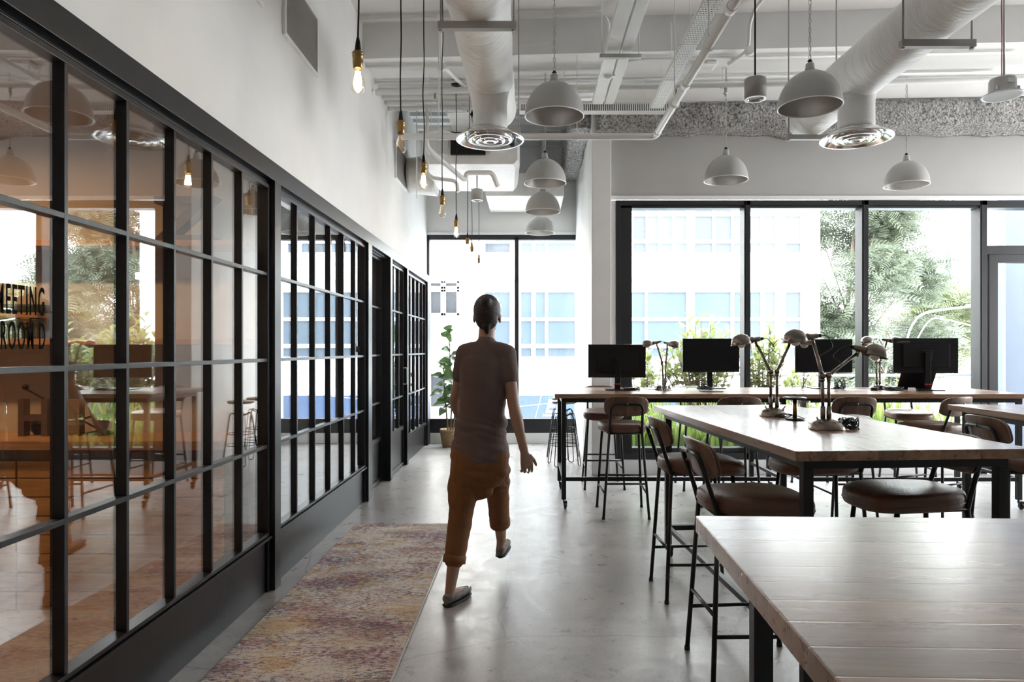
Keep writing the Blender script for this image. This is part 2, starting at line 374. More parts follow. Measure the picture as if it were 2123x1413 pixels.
def spray_mat():
    m, nt, b = new_mat('sprayed_fireproofing'); L = nt.links
    co = coords(nt); n = N(nt, 'TexNoise', Scale=34.0, Detail=5.0, Roughness=.7); L.new(co, n.inputs['Vector'])
    v = N(nt, 'TexVoronoi', Scale=45.0); L.new(co, v.inputs['Vector'])
    r = ramp(nt, [(.38, (.13, .128, .125)), (.50, (.40, .395, .385)), (.7, (.60, .595, .58))]); L.new(n.outputs[0], r.inputs[0])
    L.new(r.outputs[0], b.inputs['Base Color']); b.inputs['Roughness'].default_value = .9
    a = N(nt, 'MixRGB', Fac=.5); L.new(n.outputs[0], a.inputs[1]); L.new(v.outputs['Distance'], a.inputs[2])
    bp = N(nt, 'Bump', Strength=1.0, Distance=.03); L.new(a.outputs[0], bp.inputs['Height']); L.new(bp.outputs[0], b.inputs['Normal'])
    return m
M['spray'] = spray_mat()
def perf_mat(name, ax0, ax1, s0, s1, duty0=.55, duty1=.45, col=(.78, .775, .76), stagger=True):
    # painted sheet with punched slots: the holes are really open
    m, nt, b = new_mat(name); L = nt.links
    b.inputs['Base Color'].default_value = (*col, 1); b.inputs['Roughness'].default_value = .45
    tc = N(nt, 'TexCoord'); sp = N(nt, 'SeparateXYZ'); L.new(tc.outputs['Object'], sp.inputs[0])
    d1 = N(nt, 'Math', operation='DIVIDE'); L.new(sp.outputs[ax1], d1.inputs[0]); d1.inputs[1].default_value = s1
    d0 = N(nt, 'Math', operation='DIVIDE'); L.new(sp.outputs[ax0], d0.inputs[0]); d0.inputs[1].default_value = s0
    f1 = N(nt, 'Math', operation='FLOOR'); L.new(d1.outputs[0], f1.inputs[0])
    h = N(nt, 'Math', operation='MULTIPLY'); L.new(f1.outputs[0], h.inputs[0]); h.inputs[1].default_value = .5 if stagger else 0
    ad = N(nt, 'Math', operation='ADD'); L.new(d0.outputs[0], ad.inputs[0]); L.new(h.outputs[0], ad.inputs[1])
    g0 = N(nt, 'Math', operation='FRACT'); L.new(ad.outputs[0], g0.inputs[0]); g1 = N(nt, 'Math', operation='FRACT'); L.new(d1.outputs[0], g1.inputs[0])
    l0 = N(nt, 'Math', operation='LESS_THAN'); L.new(g0.outputs[0], l0.inputs[0]); l0.inputs[1].default_value = duty0
    l1 = N(nt, 'Math', operation='LESS_THAN'); L.new(g1.outputs[0], l1.inputs[0]); l1.inputs[1].default_value = duty1
    mu = N(nt, 'Math', operation='MULTIPLY'); L.new(l0.outputs[0], mu.inputs[0]); L.new(l1.outputs[0], mu.inputs[1])
    iv = N(nt, 'Math', operation='SUBTRACT'); iv.inputs[0].default_value = 1; L.new(mu.outputs[0], iv.inputs[1]); L.new(iv.outputs[0], b.inputs['Alpha'])
    return m
M['perf_y'] = perf_mat('perforated_tray_long', 0, 1, .0205, .031, .60, .34)
M['perf_x'] = perf_mat('perforated_tray_cross', 0, 1, .022, .022, .4, .45, stagger=False)
M['grille'] = perf_mat('punched_grille', 1, 2, .014, .014, .62, .62, (.36, .34, .32))
def leaf_mat(name, c, c2, tr=.45, rough=.45):
    m = bpy.data.materials.new(name); m.use_nodes = True; nt = m.node_tree; nt.nodes.clear(); L = nt.links
    out = N(nt, 'OutputMaterial'); d = N(nt, 'BsdfPrincipled', Roughness=rough); t = N(nt, 'BsdfTranslucent'); mx = N(nt, 'MixShader', Fac=tr)
    co = coords(nt); n = N(nt, 'TexNoise', Scale=5.0, Detail=3.0); L.new(co, n.inputs['Vector'])
    r = ramp(nt, [(.35, c), (.65, c2)]); L.new(n.outputs[0], r.inputs[0]); L.new(r.outputs[0], d.inputs['Base Color']); L.new(r.outputs[0], t.inputs[0])
    L.new(d.outputs[0], mx.inputs[1]); L.new(t.outputs[0], mx.inputs[2]); L.new(mx.outputs[0], out.inputs[0]); return m
# ---------------------------------------------------------------- room shell
PXW = -1.587                      # plane of the partition glass
def slab(name, kind_obj_mat, *a, bevel=0):
    o = boxpart(name, kind_obj_mat, None, *a, bevel=bevel); o['kind'] = 'structure'; return o
slab('floor', M['concrete'], -6.2, 8.9, -4.4, 10.75, -.12, 0)
slab('ceiling', M['ceil'], -1.75, 8.9, -4.4, 7.9, 4.55, 4.7)
# alcove ceiling: ribbed steel deck
b = MB(); y = 7.9
pts = []
while y < 10.75:
    pts += [(y, 4.60), (y+.10, 4.60), (y+.13, 4.55), (y+.23, 4.55)]; y += .26
R = [[Vector((x, yy, zz)) for yy, zz in pts] for x in (-1.75, .95)]
n = len(pts); vs = R[0]+R[1]; b.add(vs, [(i, i+1, n+i+1, n+i) for i in range(n-1)])
b.box(-1.75, .95, 7.9, 10.8, 4.61, 4.7)
o = b.build('ceiling', plain('ribbed_deck_paint', (.62, .615, .60), .55), None); o['kind'] = 'structure'
# wide dropped slab that crosses the room slightly askew
def yf(x): return 6.404-.0596*x
def yr(x): return 7.705-.047*x
b = MB(); xs = (-1.6, 8.9)
b.rings([[Vector((x, yf(x), 4.215)), Vector((x, yr(x), 4.215)), Vector((x, yr(x), 4.6)), Vector((x, yf(x), 4.6))] for x in xs], True, False)
o = b.build('ceiling', M['ceil'], None); o['kind'] = 'structure'
# left wall above the glazed partition, and the solid run behind the photographer
slab('wall_left', M['white'], -1.75, -1.585, .12, 10.75, 2.575, 4.6)
slab('wall_left', M['white'], -1.75, -1.585, -4.4, .12, 0, 4.6)
slab('wall_end', M['white'], -1.75, .9, 10.58, 10.8, 3.235, 4.7)
slab('wall_end', M['trimw'], -1.75, .9, 10.56, 10.8, 0, .155)
slab('wall_side', M['white'], .722, .90, 8.2, 10.8, 0, 4.6)
slab('wall_side', M['white'], .722, .945, 7.86, 8.2, 0, 4.6, bevel=.01)      # column at the corner
slab('wall_back', M['shaded_wall'], .945, 8.9, 7.95, 8.15, 3.235, 4.6)
slab('wall_back', M['trimw'], .945, 5.34, 7.95, 8.2, 0, .165)
slab('wall_back', M['white'], 6.62, 8.9, 7.95, 8.15, 0, 3.235)
slab('trim_1', M['trimw'], .945, 8.9, 7.925, 7.952, 3.19, 3.235, bevel=.004)
slab('trim_2', M['trimw'], -1.585, .72, 10.55, 10.582, 3.225, 3.262, bevel=.004)
# unseen sides of the hall; right-hand opening added to light the left wall
slab('wall_right', M['white'], 8.6, 8.9, -4.4, 8.15, 0, .6); slab('wall_right', M['white'], 8.6, 8.9, -4.4, 8.15, 3.2, 4.6)
slab('wall_right', M['white'], 8.6, 8.9, -4.4, 4.6, .6, 3.2); slab('wall_right', M['white'], 8.6, 8.9, 7.2, 8.15, .6, 3.2)
slab('wall_front', M['white'], -1.75, 8.9, -4.4, -4.2, 0, 4.6)

# ---------------------------------------------------------------- window wall
A = M['alu']
w = structure('window_1', (0, 0, 0))
b = MB()
b.box(1.012, 1.07, 7.95, 8.12, .17, 3.188).box(1.07, 1.20, 7.965, 8.12, .17, 3.188)
b.box(1.07, 5.34, 7.95, 8.12, 3.13, 3.188).box(1.07, 5.34, 7.965, 8.12, 3.10, 3.13)
b.box(1.07, 5.26, 7.95, 8.12, .17, .245).box(1.07, 5.26, 7.975, 8.12, .245, .30)
b.build('frame', A, w, .003)
for x0, x1 in ((2.506, 2.579), (3.877, 3.955), (5.253, 5.337)):
    z0 = 0 if x0 > 5 else .17
    mm = MB().box(x0, x1, 7.95, 8.12, z0, 3.188).box(x0+.018, x0+.022, 7.944, 7.95, z0, 3.18); mm.build('mullion', A, w, .003)
for x0, x1 in ((1.20, 2.506), (2.579, 3.877), (3.955, 5.253)):
    MB().box(x0-.004, x1+.004, 8.062, 8.07, .296, 3.104).build('glass_pane', M['glass'], w)
d = structure('door_1')
MB().box(5.337, 6.62, 7.95, 8.12, 3.10, 3.188).box(5.337, 6.62, 7.95, 8.12, 2.56, 2.66).box(6.56, 6.62, 7.95, 8.12, 0, 3.1).build('frame', A, d, .003)
MB().box(5.366, 5.47, 7.96, 8.03, .02, 2.56).box(6.45, 6.55, 7.96, 8.03, .02, 2.56).box(5.47, 6.45, 7.96, 8.03, 2.46, 2.56).box(5.47, 6.45, 7.96, 8.03, .02, .14).build('door_leaf', A, d, .003)
MB().box(5.468, 6.452, 7.99, 8.0, .135, 2.462).build('glass_pane', M['glass'], d)
MB().box(5.337, 6.56, 8.062, 8.07, 2.66, 3.1).build('transom_pane', M['glass'], d)
MB().tube(fillet([(6.47, 7.955, .95), (6.47, 7.90, .95), (6.47, 7.90, 1.25), (6.47, 7.955, 1.25)], .02), .01).build('door_handle', M['satin'], d)
w = structure('window_2')
b = MB(); b.box(-1.58, .722, 10.58, 10.72, 3.15, 3.225).box(-1.58, -1.548, 10.58, 10.72, .157, 3.2)
b.box(-1.58, .722, 10.58, 10.72, .157, .373).box(-1.58, .722, 10.565, 10.6, .36, .378); b.build('frame', A, w, .003)
MB().box(-.225, -.163, 10.58, 10.72, .3, 3.2).build('mullion', A, w, .003)
MB().box(-1.55, -.22, 10.655, 10.663, .37, 3.155).build('glass_pane', M['glass'], w); MB().box(-.17, .722, 10.655, 10.663, .37, 3.155).build('glass_pane', M['glass'], w)
# side jamb strip by the corner column
slab('trim_3', M['trimw'], .945, 1.01, 7.97, 8.12, .165, 3.19)

# ---------------------------------------------------------------- glazed partition
K = M['frame']
o = MB().box(-1.66, -1.53, .12, 10.56, 2.465, 2.575).box(-1.655, -1.60, .12, 10.56, 2.44, 2.465).box(-1.60, -1.575, .12, 10.56, 2.452, 2.466).build('trim_4', K, None, .002); o['kind'] = 'structure'
ROWS = [.357, .871, 1.386, 1.90, 2.415]
def section(name, y0, y1, cols, gx=PXW, door=False, kick=.357, single=False):
    s = structure(name)
    fw = .035 if not door else .05
    b = MB(); b.box(gx-.03, gx+.028, y0, y0+fw, 0.0 if door else .0, 2.44).box(gx-.03, gx+.028, y1-fw, y1, 0.0, 2.44)
    b.box(gx-.03, gx+.028, y0+fw, y1-fw, 2.415, 2.44)
    if door: b.box(gx-.03, gx+.028, y0+fw, y1-fw, kick-.05, kick)
    b.box(gx-.03, gx+.034, y0+fw, y1-fw, .34, .357) if not door else None
    b.box(gx-.03, gx+.044, y0, y1, .318, .333) if not door else None
    b.build('frame', K, s, .0015)
    if door: MB().box(gx-.02, gx+.012, y0+fw, y1-fw, .05, kick-.05).box(gx-.03, gx+.028, y0+fw, y1-fw, .01, .05).build('kick_panel', K, s, .0015)
    else: MB().box(gx-.03, gx+.012, y0, y1, 0, .34).build('kick_panel', K, s)
    ya, yb = y0+fw, y1-fw
    ys = cols
    for yy in ys:
        MB().box(gx-.026, gx+.024, yy-.009, yy+.009, kick, 2.415).build('muntin', K, s, .0015)
    for z in ROWS[1:-1]:
        MB().box(gx-.024, gx+.0235, ya, yb, z-.010, z+.010).build('glazing_bar', K, s, .0015)
    edges = [ya]+list(ys)+[yb]
    MB().box(gx-.003, gx+.003, ya-.004, yb+.004, kick-.003, 2.418).build('glass_pane', M['pglass'], s)
    return s
section('window_3', .14, 4.11, [4.075-.354*k for k in range(1, 11)])
section('window_4', 4.21, 6.505, [4.60, 4.985, 5.37, 5.755, 6.14])
dd = section('door_2', 6.66, 7.545, [], gx=-1.655, door=True, kick=.50)
d3 = section('door_3', 7.65, 8.575, [7.96, 8.27], gx=-1.60, door=True, kick=.50)
for yy, side in ((7.74, 1),):
    MB().tube(fillet([(-1.57, 8.50, 1.02), (-1.52, 8.50, 1.02), (-1.52, 8.50, 1.22), (-1.57, 8.50, 1.22)], .02), .009).build('door_handle', M['satin'], d3)
section('window_5', 8.67, 10.30, [9.0, 9.33, 9.66, 9.99])
for y0, y1 in ((4.11, 4.21), (6.505, 6.655), (7.545, 7.65), (8.575, 8.67), (10.30, 10.56)):
    o = MB().box(-1.65, -1.53, y0, y1, 0, 2.466).build('trim_5', K, None, .003); o['kind'] = 'structure'
# painted lettering on the first glass
sign = text_mesh('MEETING', 'glass_lettering', M['ink'], None, (-1.581, 2.022, 1.560), (H, 0, H), .130, .33, .0015, .001, sp=1.22)
sign.scale = (1, 1, 1)
tag(sign, 'black condensed MEETING lettering on the first glass panes', 'lettering', 'room name lettering')
sign = text_mesh('ROOM D', 'glass_lettering', M['ink'], None, (-1.581, 2.04, 1.452), (H, 0, H), .122, .34, .0015, .001, sp=1.22)
tag(sign, 'black condensed ROOM D lettering, the lower line on the glass', 'lettering', 'room name lettering')
sign = text_mesh('Bond', 'glass_lettering', M['ink'], None, (-1.581, 6.20, 1.43), (H, 0, H), .10, .8, .0015, .004, shear=.3)
tag(sign, 'small dark slanted lettering on far pane of second glazed section', 'lettering', 'room name lettering')

# ---------------------------------------------------------------- meeting room behind the first section
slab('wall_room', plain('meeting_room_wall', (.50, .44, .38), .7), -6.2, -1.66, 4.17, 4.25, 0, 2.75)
slab('wall_room', M['white'], -6.2, -6.0, -1.0, 10.75, 0, 2.75)
slab('wall_room', M['white'], -6.2, -1.75, -1.1, -1.0, 0, 2.75)
slab('wall_room', M['white'], -6.2, -1.75, 10.6, 10.75, 0, 2.75)
slab('wall_room', M['shaded_wall'], -6.2, -1.70, 6.54, 6.62, 0, 2.75)
slab('wall_room', M['shaded_wall'], -6.2, -1.66, 8.59, 8.66, 0, 2.75)
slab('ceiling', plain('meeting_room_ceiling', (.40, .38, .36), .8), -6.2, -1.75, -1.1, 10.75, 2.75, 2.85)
t = thing('counter_cabinet', 'pine boarded counter inside the meeting room behind glass', 'cabinet', (-3.7, 3.8, 0))
T = MB().box(-2.1, 2.03, -.045, .362, .895, .945).build('countertop', M['amber_wood'], t, .003)
for k, (x0, x1) in enumerate(((-2.1, -.2), (-.19, .84), (.85, 1.99))):
    bb = MB(); z = .0
    rr = random.Random(k)
    while z < .82:
        xx = x0
        while xx < x1-.01:
            x2 = min(x1, xx+rr.uniform(.45, .95)); 
            if x1-x2 < .15: x2 = x1
            bb.box(xx+.0008, x2-.0008, 0, .03, z+.0015, min(z+.102, .83)-.0015); xx = x2
        z += .105
    bb.build('front_panel', M['amber_wood'], t)
MB().box(-2.1, 1.99, .03, .36, 0, .83).box(-2.1, 1.99, .02, .36, .83, .895).build('carcass', M['walnut'], t)
for z, x1, lab in ((1.478, -1.67, 'lower pine wall shelf in the meeting room, green trunk on it'), (2.045, -1.67, 'upper pine wall shelf in the meeting room above the trunk')):
    tag(boxpart('wall_shelf', M['amber_wood'], None, -5.6, x1, 3.92, 4.17, z, z+.034, bevel=.002), lab, 'shelf', 'wall shelves in the meeting room')
def letter(ch, x0, x1, y, z, h, mat, lab, depth=.05):
    o = text_mesh(ch, 'letter_'+ch.lower(), mat, None, (x0, y, z), (H, 0, 0), h/.70, 1, depth, .004)
    me = o.data; xs_ = [v.co.x for v in me.vertices]; ys_ = [v.co.y for v in me.vertices]
    for v in me.vertices:
        v.co.x = (v.co.x-min(xs_))/(max(xs_)-min(xs_))*(x1-x0); v.co.y = (v.co.y-min(ys_))/(max(ys_)-min(ys_))*h
    o.name = 'wooden_letter'; tag(o, lab, 'letter', 'big display letters in the meeting room'); return o
M['letter_dark'] = plain('dark_stained_letter', (.085, .05, .04), .6); M['letter_tan'] = plain('weathered_tan_letter', (.22, .17, .11), .7)
letter('H', -2.97, -2.80, 3.99, .945, .215, M['letter_dark'], 'dark wooden letter H standing on the pine counter')
letter('I', -2.77, -2.62, 4.0, .945, .213, M['letter_tan'], 'pale weathered wooden letter I beside the dark H')
letter('V', -2.58, -2.42, 3.99, .945, .21, M['letter_dark'], 'dark wooden letter V on the counter, right of the I')
letter('Z', -2.22, -1.84, 4.05, 2.079, .27, M['letter_dark'], 'large dark letter Z on the upper wall shelf', .1)
t = thing('trunk', 'dark green trunk with metal clasps on lower wall shelf', 'trunk', (-3.45, 4.03, 1.512))
gm = plain('dark_green_trunk_cloth', (.03, .042, .028), .5)
MB().box(-.55, .62, -.1, .12, 0, .12).box(-.55, .62, -.1, .12, .15, .2).build('body', gm, t, .01)
MB().box(-.552, .622, -.104, .12, .12, .15).build('edge_band', plain('trunk_edge_wood', (.36, .2, .1), .4), t, .002)
MB().box(.53, .58, -.112, -.10, .065, .118).lathe([(.012, 0), (.010, .006)], (.555, -.112, .09), 12, (0, -1, 0)).build('clasp', M['brass'], t, .003)
t = thing('swing_arm_lamp', 'black folding desk lamp behind the display letters', 'desk lamp', (-2.86, 4.08, .945))
MB().lathe([(.07, 0), (.07, .015), (.02, .022)], (.3, 0, 0)).build('base', M['plastic'], t)
MB().tube([(.3, 0, .02), (-.15, 0, .27)], .006).tube([(-.02, 0, .03), (.3, 0, .12)], .006).ball((-.15, 0, .28), .018).build('arm', M['plastic'], t)
MB().lathe([(.05, 0), (.045, .05), (.015, .09)], (-.04, 0, .02), axis=(-.6, 0, .5)).build('lamp_shade', M['plastic'], t)
t = thing('meeting_room_light', 'long warm ceiling light inside the meeting room', 'ceiling light', (-3.4, 3.1, 2.70))
MB().box(-.9, .9, -.04, .04, 0, .05).build('housing', M['trimw'], t); MB().box(-.88, .88, -.03, .03, -.004, 0).build('diffuser', M['led'], t)
l = bpy.data.lights.new('meeting_room_glow', 'AREA'); l.shape = 'RECTANGLE'; l.size = 1.8; l.size_y = .1; l.energy = 44; l.color = (1, .56, .24)
lo = bpy.data.objects.new('meeting_room_glow', l); COL.objects.link(lo); lo.location = (-3.4, 3.1, 2.68)

# ---------------------------------------------------------------- ceiling services
# sprayed beams
def rough_beam(name, corners, lab, seed):
    bm = bmesh.new()
    vs = [bm.verts.new(c) for c in corners]
    for f in ((0,3,2,1),(4,5,6,7),(0,1,5,4),(1,2,6,5),(2,3,7,6),(3,0,4,7)): bm.faces.new([vs[i] for i in f])
    bmesh.ops.recalc_face_normals(bm, faces=bm.faces)
    bm.normal_update()
    def longest(): return max(e.calc_length() for e in bm.edges)
    for _ in range(7):
        es = [e for e in bm.edges if e.calc_length() > .07]
        if not es: break
        bmesh.ops.subdivide_edges(bm, edges=es, cuts=1, use_grid_fill=True)
    from mathutils import noise
    for v in bm.verts:
        p = v.co*5+Vector((seed, 0, 0)); n3 = noise.noise(p)*.028+noise.noise(v.co*22)*.012
        zlow = max(0, 1-(v.co.z-corners[0][2])/.12)
        v.co += v.normal*n3 if v.normal.length else Vector()
        v.co.z -= zlow*max(0, noise.noise(Vector((v.co.x*1.1+seed, v.co.y, 0)))-.1)*.10
    me = bpy.data.meshes.new(name); bm.to_mesh(me); bm.free(); me.materials.append(M['spray'])
    for p in me.polygons: p.use_smooth = True
    o = bpy.data.objects.new(name, me); COL.objects.link(o); o['kind'] = 'structure'; return o
rough_beam('trim_6', [(.76, yr(.76), 3.93), (8.6, yr(8.6), 3.93), (8.6, 7.94, 3.93), (.76, 7.94, 3.93), (.76, yr(.76), 4.2), (8.6, yr(8.6), 4.2), (8.6, 7.94, 4.2), (.76, 7.94, 4.2)], 'a', 1)
rough_beam('trim_7', [(.50, 7.95, 4.03), (.715, 7.95, 4.03), (.715, 10.5, 4.03), (.50, 10.5, 4.03), (.50, 7.95, 4.5), (.715, 7.95, 4.5), (.715, 10.5, 4.5), (.50, 10.5, 4.5)], 'b', 5)

def duct(xc, y0, y1, lab, neck_y):
    t = thing('air_duct', lab, 'duct', (xc, y1, 3.43), 0, 'round ducts under the ceiling')
    nb = 46; R = []
    for i in range(nb+1):
        yy = y0+(y1-y0)*i/nb; r = .178+.006*math.sin(yy*2.3+xc)+.003*math.sin(yy*9)
        R.append([Vector((r*math.cos(a), yy-y1, r*math.sin(a)+.0)) for a in [2*math.pi*k/40 for k in range(40)]])
    MB().rings(R).build('duct_run', M['duct'], t)
    ny = neck_y-y1
    nk = MB().lathe([(.13, -.385), (.125, -.36), (.124, -.2), (.135, -.12), (.16, -.04)], (0, ny, 0), 40); nk.build('neck', M['duct'], t)
    z = -.46
    df = MB().lathe([(.125, .06), (.15, .055), (.215, .02), (.248, .002), (.250, -.004), (.246, -.008), (.236, -.004), (.20, .018), (.17, .032), (.165, .05)], (0, ny, z+.01), 56, cap=False)
    df.build('diffuser_ring', M['chrome'], t)
    cn = MB()
    cn.lathe([(.162, .035), (.165, .0), (.150, -.006), (.125, .012), (.118, .03)], (0, ny, z+.005), 48, cap=False)
    cn.lathe([(.108, .03), (.112, -.004), (.098, -.009), (.075, .008), (.07, .025)], (0, ny, z), 48, cap=False)
    cn.lathe([(.06, .02), (.062, -.006), (.03, -.012), (.028, .0), (.0, .0)], (0, ny, z), 48, cap=False)
    cn.build('diffuser_cone', M['chrome'], t)
    MB().lathe([(.12, .0), (.12, .004)], (0, ny, z+.05), 40).build('duct_throat', M['plastic'], t)
    for hy in ((3.75, 5.55) if xc < 0 else (3.97, 5.72)):
        h = MB(); yy = hy-y1
        h.box(-.215, .215, yy-.02, yy+.02, -.225, -.185)
        h.tube([(-.2, yy, -.2), (-.2, yy, 1.12 if hy < 6 else .78)], .006, 6).tube([(.2, yy, -.2), (.2, yy, 1.12)], .006, 6)
        h.lathe([(.012, -.235), (.012, -.215)], (-.2, yy, 0), 6, cap=True).lathe([(.012, -.235), (.012, -.215)], (.2, yy, 0), 6)
        h.build('duct_hanger', M['channel'], t)
    return t
duct(-.285, .4, 5.62, 'white wrapped round duct with chrome diffuser above the walkway', 4.98)
duct(2.375, .4, 5.85, 'white wrapped round duct with chrome diffuser above the desks', 4.955)

def pipe(pts, r, lab, name='ceiling_pipe', cat='pipe', group=None, rad=.08, mat=None, clips=()):
    p0 = Vector(pts[0]); t = thing(name, lab, cat, p0, 0, group)
    loc = [Vector(p)-p0 for p in pts]
    MB().tube(fillet(loc, rad), r, 10).build('pipe_run', mat or M['pipe'], t)
    for c in clips:                              # clip: (point, top z)
        q = Vector(c[0])-p0
        cl = MB().tube([q+Vector((-r-.006, 0, 0)) if False else q, Vector((q.x, q.y, c[1]-p0.z))], .005, 6)
        cl.ball(q, r*1.35, 8, 6, (1, .5, 1)); cl.build('pipe_clip', mat or M['pipe'], t)
    return t
G = 'pipes and conduits on the ceiling'
# drain pipe along the room that turns towards the left wall
pp = pipe([(1.184, .6, 3.45), (1.184, 6.42, 3.45), (-1.2, 6.42, 3.45)], .030, 'thick white pipe running with perforated tray, then turning left', group=G, rad=.06,
     clips=[((1.184, 4.5, 3.45), 4.55), ((1.184, 5.55, 3.45), 4.55), ((.45, 6.42, 3.45), 4.22), ((-.85, 6.42, 3.45), 4.22)])
for y0 in (4.0, 5.15, 6.3): MB().lathe([(.036, -.03), (.036, .03)], (0, y0-.6, 0), 16, (0, 1, 0)).build('pipe_coupling', M['pipe'], pp, .003)
# sprinkler main under the dropped slab
def ys(x): return 6.82-.055*x
sp_ = pipe([(-1.55, ys(-1.55), 4.05), (8.5, ys(8.5), 4.05)], .030, 'sprinkler main crossing under the dropped slab with hanging sprinkler heads', group=G,
     clips=[((x, ys(x), 4.05), 4.22) for x in (-1.0, .35, 1.9, 3.3)])
for x in (-.95, 1.45, 1.93, 4.9):
    q = Vector((x+1.55, ys(x)-ys(-1.55), 0)); MB().lathe([(.012, -.03), (.012, -.075), (.02, -.08), (.02, -.088), (.006, -.09), (.006, -.115), (.018, -.118), (.018, -.121)], q, 10).build('sprinkler_head', M['satin'], sp_)
cond = [
 ([(-1.58, 6.33, 4.50), (.66, 6.20, 4.50), (.72, 6.20, 4.42), (.72, 6.22, 3.98)], .017, 'white conduit on high ceiling that bends down beside trunking'),
 ([(-1.58, 6.62, 4.19), (-.62, 6.60, 4.19), (-.35, 6.72, 4.19), (.75, 6.66, 4.19), (.98, 6.45, 4.19), (4.5, 6.30, 4.19)], .014, 'thin conduit zigzagging under front edge of dropped slab'),
 ([(-1.58, 7.02, 4.19), (4.6, 6.74, 4.19)], .014, 'thin conduit under dropped slab behind the sprinkler main'),
 ([(-1.58, 7.18, 4.18), (1.1, 7.06, 4.18), (8, 6.72, 4.18)], .018, 'medium conduit second behind the sprinkler main'),
 ([(-1.58, 7.36, 4.17), (.9, 7.25, 4.17)], .022, 'medium conduit third behind the sprinkler main, ends at trunking'),
 ([(-1.58, 7.50, 4.16), (.9, 7.38, 4.16)], .022, 'conduit near the alcove edge of dropped slab'),
 ([(-1.58, 7.66, 4.15), (.7, 7.55, 4.15)], .024, 'rearmost conduit at the alcove edge of dropped slab'),
 ([(-.82, 6.2, 4.50), (-.82, 6.30, 4.45), (-.82, 6.36, 4.1), (-.62, 7.0, 4.1)], .017, 'short conduit dropping beside the left duct from ceiling'),
 ([(.86, 5.0, 4.5), (.84, 6.2, 4.50), (.80, 6.24, 4.3), (.80, 6.24, 4.0)], .017, 'short vertical conduit between junction boxes near trunking'),
 ([(2.2, 4.4, 4.52), (2.02, 6.1, 4.50), (2.0, 6.2, 4.40), (2.0, 6.22, 4.17), (1.9, 6.5, 4.17)], .017, 'conduit bending down dropped slab edge near downlight'),
]
for pts, r, lab in cond: pipe(pts, r, lab, 'conduit', 'conduit', G, .1)
pipe([(-1.0, 5.85, 4.52), (-1.35, 5.9, 4.5), (-1.58, 5.9, 4.5)], .02, 'short stub of conduit at upper left wall', 'conduit', 'conduit', G, .05)
for p, lab in (((.75, 6.16, 4.26), 'round junction box beside the trunking, upper one'), ((.72, 6.22, 3.95), 'round junction box beside the trunking, lower one'), ((-.82, 6.36, 4.08), 'round junction box left of the big duct'),
               ((2.0, 6.2, 4.16), 'round junction box on slab edge near downlight'), ((-1.02, 5.85, 4.5), 'round junction box at ceiling near left wall')):
    t = thing('junction_box', lab, 'junction box', p, 0, 'round conduit junction boxes')
    MB().lathe([(.038, -.022), (.042, -.018), (.042, .018), (.038, .022)], (0, 0, 0), 20, (0, 1, 0)).build('box_body', M['pipe'], t); MB().lathe([(.014, 0), (.014, .065)], (0, 0, -.01), 8, (1, 0, 0)).build('spout', M['pipe'], t)
t = thing('smoke_detector', 'square white smoke detector on dropped slab behind perforated tray', 'smoke detector', (1.70, 6.60, 4.215))
MB().box(-.10, .10, -.09, .09, -.045, 0).build('housing', M['trimw'], t, .02); MB().box(-.03, .0, -.095, -.088, -.03, -.02).build('sensor', M['steel'], t)
# trunkings
for x0, x1, txt, lab, yt in ((.643, .752, 'ELECT(N)', 'wide white cable trunking marked ELECT(N)', 4.95), (.770, .862, 'COM', 'narrow white cable trunking marked COM', 4.93)):
    t = thing('cable_trunking', lab, 'trunking', (x0, .8, 3.95), 0, 'flat cable trunkings')
    MB().box(0, x1-x0, 0, 6.15, 0, .05).build('trunking_body', M['pipe'], t, .003)
    MB().box(.004, x1-x0-.004, 0, 6.15, -.006, 0).build('trunking_cover', M['pipe'], t, .002)
    if txt == 'COM': MB().box(.008, .06, yt-.8-.1, yt-.8+.12, -.008, -.006).build('label_plate', M['paper'], t)
    text_mesh(txt, 'printed_text', M['ink'], t, ((.045 if txt != 'COM' else .030)+.035*0+.02, yt-.8-.09, -.009), (math.pi, 0, -H), .052, .9, .0006, .0006, shear=0)
t = thing('trunking_bracket', 'channel bracket hanging under the two cable trunkings', 'bracket', (.75, 5.72, 3.92))
MB().box(-.16, .19, -.02, .02, -.032, 0).build('channel', M['steel'], t, .002); MB().tube([(-.14, 0, 0), (-.14, 0, .62)], .005, 6).tube([(.17, 0, 0), (.17, 0, .62)], .005, 6).build('hanger_rods', M['pipe'], t)
# perforated trays
t = thing('perforated_tray', 'long perforated cable tray running beside the thick white pipe', 'cable tray', (1.2, .6, 3.85), 0, 'perforated cable trays')
MB().box(0, .136, 0, 6.2, 0, .002).build('tray_bottom', M['perf_y'], t); MB().box(0, .003, 0, 6.2, 0, .03).box(.133, .136, 0, 6.2, 0, .03).build('tray_sides', M['pipe'], t)
MB().tube([(.03, .1, .016), (.035, 3, .015), (.03, 6.1, .016)], .013, 8).tube([(.065, .1, .016), (.06, 3, .016), (.068, 6.1, .016)], .014, 8).tube([(.1, .1, .016), (.102, 3, .016), (.1, 6.1, .016)], .014, 8).build('cables', M['rubber'], t)  # dark runs added so the tray slots look shaded from below
for yy in (4.55, 5.35, 6.05): MB().tube([(-.03, yy-.6, .12), (-.03, yy-.6, -.012), (.15, yy-.6, -.012), (.15, yy-.6, .12)], .004, 6).tube([(.06, yy-.6, .0), (.06, yy-.6, .69 if yy < 6 else .5)], .004, 6).build('tray_hanger', M['pipe'], t)
t = thing('perforated_tray', 'perforated cable tray crossing the room above the alcove opening', 'cable tray', (-.1, 7.0, 3.90), 0, 'perforated cable trays')
MB().box(0, 1.6, 0, .002, 0, .085).box(0, 1.6, 0, .12, -.002, 0).build('tray_bottom', M['perf_x'], t); MB().box(0, 1.6, -.006, .006, .083, .095).build('tray_lip', M['pipe'], t)
